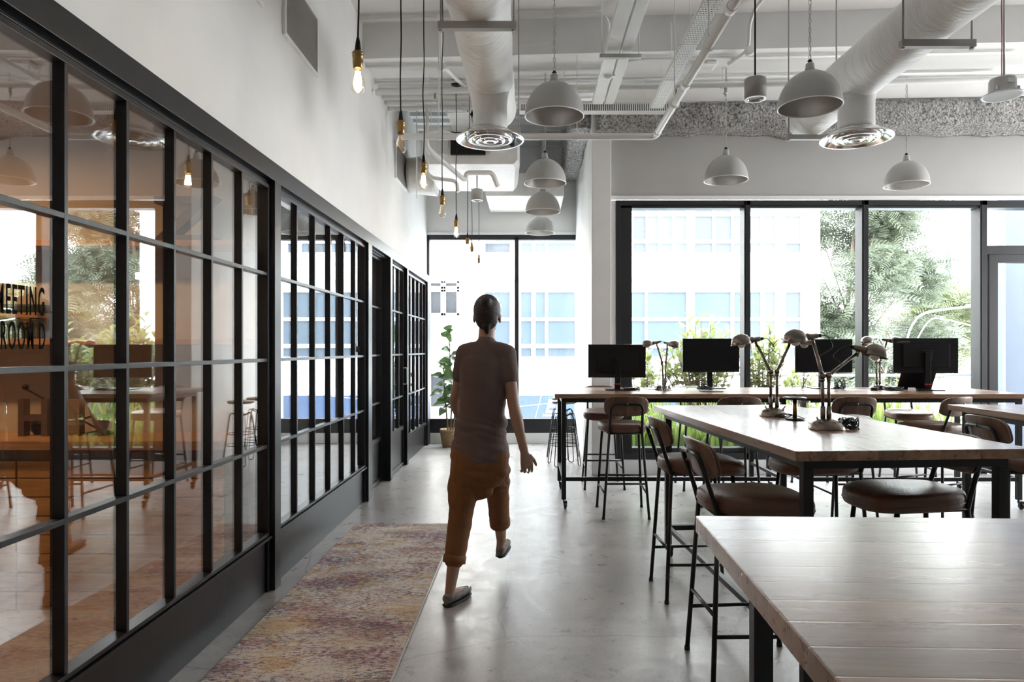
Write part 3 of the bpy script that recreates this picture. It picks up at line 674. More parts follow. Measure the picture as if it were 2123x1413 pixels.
MB().tube([(.02, .04, .03), (1.58, .04, .03)], .022, 8).tube([(.02, .05, .065), (1.58, .05, .065)], .018, 8).build('cables', M['rubber'], t)  # dark fill added to make this tray's holes read as shadowed
MB().tube([(.35, .05, 0), (.35, .05, .33)], .004, 6).tube([(1.3, .05, 0), (1.3, .05, .33)], .004, 6).build('tray_hanger', M['pipe'], t)
t = thing('perforated_tray', 'perforated cable tray left of the duct, over the alcove', 'cable tray', (-.86, 7.1, 3.92), 0, 'perforated cable trays')
MB().box(0, .24, 0, 1.3, 0, .002).build('tray_bottom', M['perf_y'], t); MB().tube([(-.01, 0, .05), (-.01, 0, -.01), (.25, 0, -.01), (.25, 0, .05)], .006).tube([(-.01, 0, .05), (-.01, 1.3, .05)], .006).tube([(.12, .5, 0), (.12, .5, .27)], .004).build('tray_sides', M['pipe'], t)
# wall grilles
for k, (y0, y1, lab) in enumerate(((3.33, 4.03, 'nearest wall grille, cut by the top of the picture'), (4.38, 5.07, 'louvred grille high on left wall beside the first pendant bulb'), (8.04, 8.74, 'farthest wall grille, beside alcove ducting'))):
    t = thing('wall_grille', lab, 'vent grille', (-1.585, y0, 3.47), 0, 'ventilation grilles on the left wall')
    Lg = y1-y0
    MB().box(0, .022, 0, Lg, 0, .022).box(0, .022, 0, Lg, .418, .44).box(0, .022, 0, .022, .022, .418).box(0, .022, Lg-.022, Lg, .022, .418).build('grille_frame', M['trimw'], t, .002)
    MB().box(.012, .016, .02, Lg-.02, .02, .42).build('grille_mesh', M['grille'], t)
    MB().box(.001, .003, .02, Lg-.02, .02, .42).build('grille_back', M['plastic'], t)
# fan coil unit and its ducting in the alcove
t = thing('fan_coil_unit', 'white insulated air conditioning unit hanging in alcove ceiling', 'air conditioner', (-.75, 8.6, 3.58))
R = []
for yy, xl, xr, z0, z1 in ((-.75, -.48, .62, .0, .42), (-.55, -.50, .64, -.01, .44), (.35, -.50, .60, -.02, .44), (.60, -.48, .58, .0, .40)):
    R.append([Vector((x, yy, z)) for x, z in ((xl+.05, z0), (xr-.05, z0), (xr, z0+.05), (xr, z1-.05), (xr-.05, z1), (xl+.05, z1), (xl, z1-.05), (xl, z0+.05))])
MB().rings(R, True, False).build('casing', M['duct'], t, .01)
R = []
for k in range(9):
    a = k/8; R.append([Vector((-.45-.35*a+.0, .25+.28*math.cos(q), .12+(.26-.04*a)*math.sin(q))) for q in [2*math.pi*i/24 for i in range(24)]])
MB().rings(R).build('side_duct', M['duct'], t)
MB().box(-.15, .25, -.80, -.75, .1, .36).box(-.12, .02, -.84, -.80, .25, .34).build('control_box', M['plastic'], t, .004)
MB().box(-.25, -.18, -.762, -.75, .18, .3).box(.3, .48, -.762, -.75, .12, .3).build('sticker', M['paper'], t)
MB().tube([(-.4, -.6, .4), (-.4, -.6, .97)], .005).tube([(.5, -.6, .4), (.5, -.6, .97)], .005).tube([(.5, .4, .4), (.5, .4, .97)], .005).build('hanger_rods', M['pipe'], t)
t = thing('supply_duct', 'bright white boxed duct behind the air conditioning unit', 'duct', (-.1, 9.9, 3.58))
MB().box(-.5, .58, -.5, .62, -.02, .3).build('duct_body', M['duct'], t, .02); MB().tube([(.3, 0, .3), (.3, 0, .97)], .005).build('hanger_rods', M['pipe'], t)
pipe([(-.78, 7.3, 3.72), (-.98, 7.3, 3.80), (-1.10, 7.3, 3.72), (-1.10, 7.35, 3.62), (-.72, 7.75, 3.36), (-.72, 7.78, 3.46), (-.42, 7.8, 3.47), (-.36, 7.85, 3.32)], .028, 'insulated white pipe that doubles back in front of alcove unit', group=G, rad=.05)
pipe([(-1.12, 7.5, 4.1), (-1.12, 7.5, 3.38), (-1.05, 7.5, 3.33), (-.80, 7.5, 3.30), (-.78, 7.5, 3.18)], .02, 'thin white drop pipe with sprinkler, left of the alcove unit', group=G, rad=.05)
for k, (x, y, zb, lab) in enumerate(((-1.30, 7.9, 3.2, 'thin hanging rod nearest the far wall grille'), (1.58, 6.9, 3.3, 'unused hanging rod behind the tray'), (3.25, 7.0, 3.3, 'unused hanging rod'))):
    if k == 0: pipe([(x, y, 4.55), (x, y, zb)], .006, lab, 'hanger_rod', 'rod', None)

# ---------------------------------------------------------------- pendants
def catenary_cord(b, p0, p1, r=.004, sway=.006, seed=0):
    rr = random.Random(seed); pts = []
    for i in range(9):
        a = i/8; q = Vector(p0).lerp(Vector(p1), a)
        if 0 < i < 8: q += Vector((rr.uniform(-sway, sway), rr.uniform(-sway, sway), 0))
        pts.append(q)
    b.tube(smooth_path(pts, 3), r, 6)
def bulb_pendant(x, y, zb, zt, lit, lab, seed):
    t = thing('bulb_pendant', lab, 'pendant light', (x, y, zb), 0, 'row of bare bulb pendants')
    c = MB(); catenary_cord(c, (0, 0, .232), (0, 0, zt-zb), .0042, .005, seed); c.build('cord', M['plastic'], t)
    MB().lathe([(.006, .245), (.010, .225), (.014, .19), (.014, .187)], n=16).build('strain_relief', M['plastic'], t)
    MB().lathe([(.012, .188), (.020, .184), (.027, .176), (.024, .170), (.023, .165), (.026, .163), (.023, .160), (.0235, .150), (.0225, .147), (.0235, .144), (.0225, .141), (.0235, .138), (.0225, .130), (.0205, .112), (.017, .108)], n=24).build('socket', M['brass'], t)
    MB().lathe([(.0145, .112), (.016, .100), (.019, .085), (.026, .06), (.031, .042), (.032, .030), (.029, .016), (.020, .005), (.008, .0005), (.0005, 0)], n=28, cap=False).build('bulb_glass', M['bulbglass'], t)
    f = MB()
    for k in range(6):
        a = k*math.pi/3; f.tube([(.008*math.cos(a), .008*math.sin(a), .095), (.014*math.cos(a+.3), .014*math.sin(a+.3), .03)], .0042 if lit else .0006, 5)
    f.lathe([(.004, .105), (.003, .03)], n=8) if False else None
    f.build('filament', M['filament'] if lit else M['filament_dim'], t)
    MB().lathe([(.006, .108), (.004, .09), (.002, .035)], n=8).build('glass_stem', M['bulbglass'], t)
    MB().lathe([(.0005, .045), (.05, .042), (.052, .02), (.052, 0), (.0005, 0)], (0, 0, zt-zb-.045), 24).build('ceiling_rose', M['plastic'], t)
    return t
BL = [(2.99, 2.57, 4.55, 1, 'glowing bare bulb pendant nearest the camera, top left'), (3.99, 2.60, 4.55, 0, 'unlit amber bulb pendant, second from the camera'), (4.85, 2.59, 4.55, 1, 'glowing bulb pendant, third from the camera'),
      (5.90, 2.59, 4.55, 0, 'unlit amber bulb pendant, fourth from the camera'), (7.03, 2.60, 4.215, 1, 'glowing bulb pendant hanging from rose on dropped slab'), (8.30, 2.62, 4.55, 1, 'small lit bulb pendant just above the alcove window'),
      (8.95, 2.62, 4.55, 0, 'small unlit bulb pendant right behind its lit neighbour'), (10.2, 2.63, 4.55, 0, 'farthest and faintest bulb pendant, before the alcove window')]
for k, (y, zb, zt, lit, lab) in enumerate(BL): bulb_pendant(-.75, y, zb, zt, lit, lab, k)
def chain(z0, z1, n_links=None):
    b = MB(); z = z0; k = 0; ln = .034
    while z < z1:
        pts = []
        for i in range(10):
            a = 2*math.pi*i/10; u = .0085*math.cos(a); w_ = ln*.58*math.sin(a)
            pts.append((u, 0, z+ln/2+w_) if k % 2 == 0 else (0, u, z+ln/2+w_))
        b.tube(pts, .0022, 4, closed=True); z += ln*.93; k += 1
    return b
def dome(x, y, z, lab, zt, first=[None]):
    if first[0] is None or abs(first[0][1]-(zt-z)) > .05:
        t = thing('dome_pendant', lab, 'pendant light', (x, y, z), 0, 'grey dome pendants on chains')
        out = [(.210, 0), (.209, .035), (.202, .075), (.188, .115), (.168, .152), (.142, .184), (.110, .211), (.075, .230), (.045, .241), (.030, .245)]
        inn = [(r-.004, zz-.003) for r, zz in out][::-1]; inn[-1] = (.206, .002)
        MB().lathe(out, n=56, cap=False).build('lamp_shade', M['shade'], t)
        MB().lathe([(r-.003, zz-.001) for r, zz in out[:-1]]+[(.0005, .243)], n=56, cap=False).build('shade_lining', M['satin'], t)
        MB().lathe([(.2105, -.004), (.2135, 0), (.2105, .005), (.2055, .004), (.2055, -.002), (.2105, -.004)], n=56, cap=False).build('shade_rim', M['rim'], t)
        MB().lathe([(.034, .240), (.033, .262), (.029, .268), (.028, .295), (.018, .303)], n=24).build('neck', M['shade'], t)
        MB().tube([(-.016, 0, .318), (0, 0, .300), (.016, 0, .318)], .004).ball((0, 0, .318), .012).build('chain_clamp', M['plastic'], t)
        cb = chain(.322, zt-z); cb.build('chain', M['satin'], t)
        c = MB(); catenary_cord(c, (.006, 0, .32), (.004, 0, zt-z), .0022, .007, 3); c.build('power_cord', M['satin'], t)
        MB().lathe([(.028, .17), (.026, .12), (.012, .075), (.0005, .07)], n=20).build('bulb', M['trimw'], t)
        first[0] = (t, zt-z); return t
    t = copy_tree(first[0][0]); t.location = (x, y, z); t['label'] = lab; return t
F1 = [None]
DM = [(.18, 4.87, 'dome pendant above the walkway, nearest of that row'), (1.925, 4.68, 'big dome pendant between two ceiling ducts, tilted edge'), (3.76, 4.80, 'dome pendant cut off by the right picture edge'), (.165, 8.25, 'third dome pendant along the walkway row'), (.158, 9.74, 'smallest dome pendant in front of the alcove window head')]
for x, y, lab in DM: dome(x, y, 3.11, lab, 4.55, F1)
F2 = [None]
for x, y, lab in ((.16, 6.83, 'second dome pendant along the walkway row'), (1.935, 6.71, 'dome pendant before the pale wall, over the window desks'), (3.82, 6.91, 'dome pendant under right duct over the window desks')): dome(x, y, 3.11, lab, 4.215, F2)
def downlight(x, y, z, lab, zt, kind=0):
    t = thing('cylinder_downlight', lab, 'downlight', (x, y, z), 0, 'hanging cylinder downlights')
    MB().lathe([(.062, .008), (.070, 0), (.070, .128), (.066, .132), (.0005, .132)], n=36).build('housing', M['shade'], t)
    MB().lathe([(.052, .0), (.045, .02), (.03, .03), (.0005, .03)], n=28, cap=False).build('reflector', M['chrome'], t)
    MB().lathe([(.0695, .002), (.0695, -.002), (.054, -.002), (.054, .004)], n=36, cap=False).build('bezel', M['rim'], t)
    MB().tube([(0, 0, .13), (0, 0, zt-z)], .006, 8).build('rod', M['plastic'], t)
downlight(1.49, 4.5, 3.10, 'grey cylinder downlight on black rod near perforated tray', 4.55)
downlight(-.63, 8.25, 3.25, 'small white cylinder downlight in front of the alcove unit', 4.55)
t = thing('ceiling_speaker', 'round hanging ceiling speaker at upper right of picture', 'speaker', (3.19, 4.6, 3.16))
MB().lathe([(.118, .004), (.124, .0), (.120, -.006), (.108, -.004)], n=48, cap=False).lathe([(.108, .004), (.118, .006)], n=48, cap=False).build('rim', M['rim'], t)
MB().lathe([(.108, -.003), (.05, -.001), (.0005, 0)], n=48, cap=False).build('mesh_cover', M['shade'], t)
MB().lathe([(.10, .002), (.082, .02), (.080, .10), (.074, .112), (.0005, .114)], n=40).build('can', M['shade'], t)
MB().box(-.02, .03, -.083, -.079, .06, .09).build('label_plate', M['paper'], t); MB().box(-.075, -.045, -.06, -.045, .02, .05).box(.06, .085, -.05, -.03, .02, .05).build('spring_clip', M['steel'], t, .002)
MB().tube([(.01, 0, .11), (.01, 0, 1.39)], .007, 8).build('rod', M['steel'], t)
c = MB(); catenary_cord(c, (-.005, 0, .12), (-.003, 0, 1.39), .003, .003, 4); c.build('cable', M['red'], t)
t = thing('pipe_bracket', 'steel clamp bracket fixed on top of the right duct', 'bracket', (2.60, 3.30, 3.60))
MB().box(-.02, .26, -.02, .02, 0, .03).lathe([(.03, -.02), (.03, .04)], (.2, 0, .03), 12).build('bracket_arm', M['steel'], t, .003)
# ---------------------------------------------------------------- rug
t = thing('runner_rug', 'faded purple and ochre patterned runner rug on concrete floor', 'rug', (-1.43, 2.0, 0))
MB().box(0, .83, 0, 3.65, .001, .010).build('pile', M['rug'], t, .003)
MB().tube([(.828, 0, .007), (.828, 3.65, .007)], .006, 6).build('side_binding', plain('cream_binding', (.62, .58, .52), .9), t)
MB().tube([(0, 3.648, .006), (.83, 3.648, .006)], .005, 6).tube([(.002, 0, .006), (.002, 3.65, .006)], .004, 6).build('end_binding', M['rug'], t)

# ---------------------------------------------------------------- tables (local: origin at one corner on the floor)
def table(x, y, rz, sx, sy, lab, mat, rail=.22, inset=.085, thick=.04, group='bar height shared work tables', legs=None, rails=True):
    t = thing('bar_table', lab, 'table', (x, y, 0), rz, group)
    MB().box(0, sx, 0, sy, 1.05-thick, 1.05).build('tabletop', M[mat], t, .004, segs=3)
    L = .042; a = inset; z1 = 1.05-thick
    xs_ = (a, sx-a); ys_ = (a, sy-a)
    f = MB()
    for yy in ys_: f.box(xs_[0]-L/2, xs_[1]+L/2, yy-L/2, yy+L/2, z1-.042, z1)
    for xx in xs_: f.box(xx-L/2, xx+L/2, ys_[0], ys_[1], z1-.042, z1)
    f.build('apron_frame', M['black'], t, .002)
    for xx in xs_:
        for yy in ys_:
            lg = MB().box(xx-L/2, xx+L/2, yy-L/2, yy+L/2, .085, z1-.042).build('leg', M['black'], t, .003)
            c = MB(); c.lathe([(.026, -.011), (.030, -.008), (.030, .008), (.026, .011)], (xx+.012, yy-.015, .030), 18, (1, 0, 0))
            c.box(xx-.006, xx+.030, yy-.03, yy+.01, .052, .074).box(xx-.004, xx-.001, yy-.03, yy, .02, .06).box(xx+.025, xx+.028, yy-.03, yy, .02, .06).lathe([(.008, .07), (.008, .09)], (xx, yy, 0), 10)
            c.build('caster', M['plastic'], lg, .001)
    if rails:
        s = MB()
        s.box(xs_[0], xs_[1], ys_[1]-.017, ys_[1]+.017, rail-.017, rail+.017) if rails != 'near' else s.box(xs_[0], xs_[1], ys_[0]-.017, ys_[0]+.017, rail-.017, rail+.017)
        for xx in xs_: s.box(xx-.015, xx+.015, ys_[0], ys_[1], rail-.015, rail+.015)
        s.build('stretcher', M['black'], t, .002)
    return t
a = math.radians(-2.0)
table(.401+1.15*math.sin(a), 1.645-1.15*math.cos(a), a, 2.2, 1.15, 'foreground bar table, glossy pine top cut off by the bottom right', 'table_x', inset=.12)
a = math.radians(4.2)
table(1.047, 2.68, a, 1.0, 2.2, 'bar table in the middle with twin arm lamps on it', 'table_y', rail=.20)
table(.231, 6.14, 0, 2.17, 1.06, 'left one of two long window tables, next to the column', 'table_x', rail=.27, rails='near')
table(2.405, 6.12, 0, 2.13, 1.06, 'right one of two long window tables, laptop on it', 'table_x', rail=.27, rails='near')
table(3.046, 2.77, 0, 1.05, 2.2, 'bar table at the right edge, only its corner visible', 'table_y', rail=.22)

# ---------------------------------------------------------------- stools (local: faces +Y)
def superring(ax, ay, z, yo=0, n=40, e=3.0, zf=None):
    R = []
    for k in range(n):
        a = 2*math.pi*k/n; c, s = math.cos(a), math.sin(a)
        x = ax*math.copysign(abs(c)**(2/e), c); y = ay*math.copysign(abs(s)**(2/e), s)
        x *= 1+.10*(y/ay if ay else 0)          # a little wider towards the front
        R.append(Vector((x, y+yo, z+(zf(x, y) if zf else 0))))
    return R
def make_stool(lab):
    t = thing('bar_stool', lab, 'stool', (0, 0, 0), 0, 'brown leather bar stools with black tube frames')
    zf = lambda x, y: -.018*max(0, y/.245)**3+.008*max(0, -y/.245)**2
    prof = [(.17, .728), (.92, .728), (.98, .734), (1.0, .748), (1.0, .780), (.985, .793), (.95, .801), (.85, .808), (.6, .813), (.3, .812), (.02, .810)]
    R = [superring(.205*s, .245*s, z, .025, zf=zf) for s, z in prof]
    MB().rings(R).build('seat', M['leather'], t)
    R = [superring(.2065, .2465, .752, .025, zf=zf), superring(.2085, .2485, .755, .025, zf=zf), superring(.2065, .2465, .758, .025, zf=zf)]
    MB().rings(R, cap=False).build('seat_piping', M['leather'], t)
    r = .0115
    # rear legs and the hoop that carries the backrest, one bent tube
    pts = [(-.195, -.225, 0), (-.140, -.185, .73), (-.134, -.27, .985), (.134, -.27, .985), (.140, -.185, .73), (.195, -.225, 0)]
    P = [Vector(p) for p in pts]
    def leg(a, b): return MB().tube([a, b], r, 10)
    for s in (-1, 1):
        lg = leg((s*.195, -.225, .006), (s*.140, -.185, .735)).build('leg', M['black'], t)
        MB().lathe([(.014, 0), (.014, .018)], (s*.195, -.225, 0), 10).build('foot_cap', M['rubber'], lg)
        lg = leg((s*.205, .235, .006), (s*.165, .165, .735)).build('leg', M['black'], t)
        MB().lathe([(.014, 0), (.014, .018)], (s*.205, .235, 0), 10).build('foot_cap', M['rubber'], lg)
    hoop = [P[1]]+fillet([P[1]+Vector((0, -.004, .01)), (-.137, -.215, .83), P[2], P[3], (.137, -.215, .83), P[4]+Vector((0, -.004, .01))], .05, 6)+[P[4]]
    MB().tube(hoop, r, 10).build('back_frame', M['black'], t)
    f = MB()
    f.tube([(-.16, .17, .728), (.16, .17, .728)], .010).tube([(-.14, -.185, .728), (.14, -.185, .728)], .010)
    f.tube([(-.14, -.185, .728), (-.165, .165, .728)], .010).tube([(.14, -.185, .728), (.165, .165, .728)], .010)
    f.build('seat_frame', M['black'], t)
    def at(p, q, z): p = Vector(p); q = Vector(q); k = (z-p.z)/(q.z-p.z); return p.lerp(q, k)
    fl = [at((s*.205, .235, 0), (s*.165, .165, .73), .30) for s in (-1, 1)]
    st = [MB().tube(fl, .010).build('footrest', M['black'], t)]
    s_ = MB()
    for s in (-1, 1): s_.tube([at((s*.205, .235, 0), (s*.165, .165, .73), .215), at((s*.195, -.225, 0), (s*.140, -.185, .73), .215)], .009)
    s_.tube([at((s*.195, -.225, 0), (s*.140, -.185, .73), .30) for s in (-1, 1)], .009)
    s_.build('stretcher', M['black'], t)
    # curved backrest: plywood shell behind, leather pad in front
    def plate(dy0, dy1, sx, sz):
        R = []
        outline = superring(sx, sz, 0, 0, 44, 3.6); 
        def warp(x, z, dy):
            x = x/(1+.10*(z/sz)) if sz else x
            zz = .965+z; lean = -.235-(.0)-(zz-.88)*.30
            return Vector((x, lean+1.15*x*x+dy, zz))
        for s, dy in ((.02, dy0), (.5, dy0), (.93, dy0), (1.0, (dy0*.7+dy1*.3)), (1.0, (dy0*.3+dy1*.7)), (.93, dy1), (.5, dy1), (.02, dy1)):
            R.append([warp(p.x*s, p.y*s, dy) for p in outline])
        return MB().rings(R)
    plate(.000, .012, .190, .086).build('backrest', M['walnut'], t)
    plate(.012, .036, .184, .081).build('back_pad', M['leather'], t)
    for x, z in ((-.122, .93), (.122, .93), (0, .99)): MB().ball((x, -.246-(z-.88)*.3+1.15*x*x-.004, z), .009, 10, 6, (1, .6, 1)).build('bolt', M['nickel'], t)
    return t
R_ = math.radians
ST = [(.83, 6.05, 0, 'bar stool with back to camera at the left end of window tables'),
      (1.00, 3.12, -90+3, 'nearest bar stool on the left of the middle table'),
      (1.00, 4.10, -90+3, 'bar stool on left of middle table, behind the nearest'),
      (1.785, 3.21, 90+5, 'bar stool under the near right side of middle table'),
      (1.745, 4.12, 90+4, 'bar stool tucked far under the right side of middle table'),
      (1.79, 6.03, 0, 'bar stool at window table below the second monitor'),
      (2.77, 6.03, 0, 'bar stool at window table below the third monitor'),
      (3.56, 6.02, 24, 'turned bar stool at window table below the logo monitor'),
      (3.00, 4.15, -90, 'bar stool facing the table at right edge of picture'),
      (.78, 7.28, 180, 'bar stool beyond left end of window tables, facing camera'),
      (1.79, 7.22, 180, 'bar stool across window table behind the second monitor'),
      (3.06, 7.22, 180, 'bar stool across window table behind the third monitor'),
      (3.98, 7.20, 172, 'bar stool across window table behind the logo monitor')]
s0 = None
for x, y, r, lab in ST:
    if s0 is None: s0 = o = make_stool(lab)
    else: o = copy_tree(s0); o['label'] = lab
    o.location = (x, y, 0); o.rotation_euler = (0, 0, R_(r))

# wire swivel stools in the alcove
def swivel(lab):
    t = thing('swivel_stool', lab, 'stool', (0, 0, 0), 0, 'wire swivel stools')
    MB().lathe([(.0005, .775), (.14, .775), (.155, .782), (.16, .795), (.155, .806), (.13, .81), (.0005, .808)], n=36).build('seat', M['stoolwood'], t)
    sc = MB(); sc.lathe([(.013, .50), (.013, .775)], n=12)
    k = .50
    while k < .76: sc.lathe([(.013, k), (.0165, k+.005), (.013, k+.010)], n=12, cap=False); k += .012
    sc.lathe([(.05, .765), (.05, .775)], n=20).lathe([(.03, .60), (.034, .61), (.034, .64), (.03, .65)], n=16); sc.build('screw_column', M['black'], t)
    for q in range(4):
        a = math.pi/4+q*H; ca, sa = math.cos(a), math.sin(a); dx, dy = -sa*.035, ca*.035
        pts = [(ca*.03+dx, sa*.03+dy, .62), (ca*.11+dx, sa*.11+dy, .66), (ca*.13+dx, sa*.13+dy, .62), (ca*.21+dx, sa*.21+dy, .02), (ca*.215, sa*.215, .006), (ca*.21-dx, sa*.21-dy, .02), (ca*.13-dx, sa*.13-dy, .62), (ca*.11-dx, sa*.11-dy, .66), (ca*.03-dx, sa*.03-dy, .62)]
        MB().tube(fillet(pts, .03, 4), .0055, 8).build('leg', M['black'], t)
    ring = MB()
    for z, rr in ((.26, .182), (.40, .158)):
        ring.tube([(rr*math.cos(2*math.pi*k/32), rr*math.sin(2*math.pi*k/32), z) for k in range(32)], .005, 6, closed=True)
    ring.build('foot_ring', M['black'], t)
    return t
w0 = swivel('wire frame swivel stool in alcove, left of the column'); w0.location = (.44, 8.55, 0); w0.rotation_euler.z = .3
w1 = copy_tree(w0); w1.location = (.45, 9.15, 0); w1.rotation_euler.z = .9; w1['label'] = 'wire swivel stool farther in alcove behind the first'

# ---------------------------------------------------------------- monitors
def monitor(x, y, back, rz, lab, zc=1.405, logo=False, wid=.585, hgt=.345):
    t = thing('monitor', lab, 'monitor', (x, y, 1.05), R_(rz), 'computer monitors on the window tables')
    z = zc-1.05; s = 1 if back else -1        # s=1: screen faces away from the camera
    MB().box(-wid/2, wid/2, -.012, .012, z-hgt/2, z+hgt/2).box(-wid*.36, wid*.36, -.032*s, -.010*s, z-hgt*.33, z+hgt*.33).build('screen_housing', M['plastic'], t, .004)
    MB().box(-wid/2+.008, wid/2-.008, .0122*s, .0135*s, z-hgt/2+.016, z+hgt/2-.008).build('screen_panel', M['screen'], t)
    MB().box(-.028, .028, -.062*s, -.035*s, .01, z+.03).box(-.05, .05, -.04*s, -.03*s, z-.05, z+.05).build('stand', M['plastic'], t, .004)
    MB().box(-.125, .125, -.14*s, .09*s, 0, .010).build('stand_base', M['plastic'], t, .004)
    MB().box(-.030, .030, -.066*s, -.060*s, .055, .065).build('cable_clip', M['red'], t) if back else None
    if logo: text_mesh('Lenovo', 'logo', M['logo'], t, (-wid/2+.045, -.0125*s, z+hgt/2-.045), (H, 0, 0), .036, 1, .001, .0005)
    else: text_mesh('Lenovo', 'logo', M['logo'], t, (-wid/2+.012, .0138*s if not back else -.0125, z-hgt/2+.004), (H, 0, 0), .012, 1, .0006, 0)
    return t
monitor(.875, 6.80, True, -2, 'monitor seen from behind at left end, beside the column', 1.335, wid=.57, hgt=.33)
monitor(1.865, 7.0, False, 2, 'monitor with dark screen facing camera, left of the lamps', 1.39)
monitor(3.02, 7.0, False, 3, 'monitor with dark screen partly hidden behind twin arm lamps', 1.385, wid=.60)
monitor(3.90, 6.72, True, -7, 'monitor seen from behind with logo at its top corner', 1.39, logo=True, wid=.60)

# ---------------------------------------------------------------- twin arm lamps
def shade_head(J, d, tilt, roll, parent, sc, back=0):
    # J: joint below the socket, d: +1/-1 side the dome points to, back: turned away from camera
    J = Vector(J); side = Vector((d*math.cos(back), math.sin(back), 0)); up = Vector((0, 0, 1))
    ax = (side*math.cos(tilt)-up*math.sin(tilt)).normalized(); no = (side*math.sin(tilt)+up*math.cos(tilt)).normalized()
    c0 = J+no*.022*sc; C = c0+ax*.088*sc
    prof = [(.060, -.018), (.0605, -.010), (.058, .004), (.051, .020), (.040, .033), (.025, .041), (.010, .045), (.0005, .046)]
    h = MB().lathe([(r*sc, z*sc) for r, z in prof], C, 32, no, cap=False)
    h.lathe([((r-.002)*sc if r > .01 else .0004, (z-.002)*sc) for r, z in prof], C, 32, no, cap=False)
    h.lathe([(.060*sc, -.018*sc), (.064*sc, -.019*sc), (.064*sc, -.016*sc), (.060*sc, -.014*sc)], C, 32, no, cap=False)
    sh = h.build('lamp_shade', M['nickel'], parent)
    MB().ball(C-no*.016*sc, .024*sc, 16, 10).build('bulb', M['trimw'], sh)
    MB().lathe([(.010*sc, -.030*sc), (.014*sc, -.024*sc), (.015*sc, .012*sc), (.019*sc, .018*sc), (.019*sc, .034*sc), (.014*sc, .040*sc)], c0, 18, ax).build('lamp_socket', M['nickel'], parent)
    tail = c0-ax*.045*sc
    MB().lathe([(.005*sc, -.05*sc), (.010*sc, -.040*sc), (.011*sc, -.028*sc)], c0, 12, ax).build('socket_tail', M['plastic'], parent)
    MB().ball(J, .010*sc, 12, 8).lathe([(.005*sc, -.02*sc), (.007*sc, .012*sc)], J, 10, (0, 0, 1)).build('head_joint', M['nickel'], parent)
    return tail, ax
def twin_lamp(bx, by_px, Y, poles, elbows, joints, heads, lab, R=.088):
    sc = 1.0
    base = Vector(((bx-PX)*Y/F, Y, 1.05)); t = thing('twin_arm_lamp', lab, 'desk lamp', base, 0, 'brushed metal twin arm desk lamps')
    MB().lathe([(R, 0), (R, .004), (R*.97, .010), (R*.90, .022), (R*.78, .035), (R*.58, .047), (R*.35, .054), (.0005, .056)], n=48).build('base', M['nickel'], t)
    for k in (0, 1):
        e = PT(elbows[k][0], elbows[k][1], Y)-base; e.y = 0
        px = e.x if abs(e.x) < .04 else math.copysign(.03, e.x)
        p = Vector(((poles[k]-PX)*Y/F-base.x, 0, .045))
        MB().tube([p, (p.x, 0, .115)], .012, 16).tube([(p.x, 0, .10), e], .0085, 14).build('pole', M['nickel'], t)
        MB().ball(e, .0165, 18, 12).lathe([(.011, -.025), (.012, -.014)], e, 14, (0, 0, 1)).build('elbow_joint', M['nickel'], t)
        J = PT(joints[k][0], joints[k][1], Y)-base; J.y = heads[k][2]
        dv = (J-e)
        MB().tube([e, e+dv*.12, e+dv*.95], [.011, .0085, .0075], 14).tube([e+dv*.14+Vector((.006, -.004, 0)), e+dv*.9+Vector((.006, -.004, 0))], .003, 6).build('arm', M['nickel'], t)
        tail, ax = shade_head(J, heads[k][0], R_(heads[k][1]), 0, t, sc, heads[k][3])
        s = heads[k][0]; mid = e.lerp(J, .48)
        MB().tube(smooth_path([tail, tail-ax*.03*1+Vector((0, 0, -.008)), (tail+mid)/2+Vector((-s*.065, 0, .0)), mid+Vector((-s*.02, 0, .02)), mid], 6), .0022, 6).build('lamp_cord', M['plastic'], t)
        MB().tube([((-1 if k == 0 else 1)*R*.62, -.03, .044), ((-1 if k == 0 else 1)*R*.75, -.036, .064)], .0045, 8).ball(((-1 if k == 0 else 1)*R*.62, -.03, .042), .008, 10, 6).build('switch', M['satin'], t)
    return t
twin_lamp(1714.4, 0, 3.43, (1706, 1718.5), ((1705, 779), (1718, 778)), ((1685, 706), (1778, 731)), ((-1, 6, 0, 0), (1, 14, 0, 0)), 'large twin arm lamp nearest on the middle table', .0885)
twin_lamp(1603, 0, 4.10, (1598, 1611), ((1598, 770), (1611, 770)), ((1567.5, 711), (1637, 712)), ((-1, 8, 0, 0), (1, 6, 0, 0)), 'twin arm lamp farther back on the middle table', .080)
twin_lamp(1375, 0, 6.74, (1375.0, 1379.5), ((1372.6, 750.4), (1380.8, 750.4)), ((1361.5, 714), (1382.6, 716)), ((-1, 12, 0, .2), (1, 10, -.02, -.9)), 'twin arm lamp on window table between first two monitors', .088)
twin_lamp(1821, 0, 6.80, (1817.5, 1824), ((1817, 750.5), (1824, 750.5)), ((1811, 708), (1838, 709)), ((-1, 8, 0, -.4), (1, 6, 0, 0)), 'twin arm lamp on window table left of the logo monitor', .088)

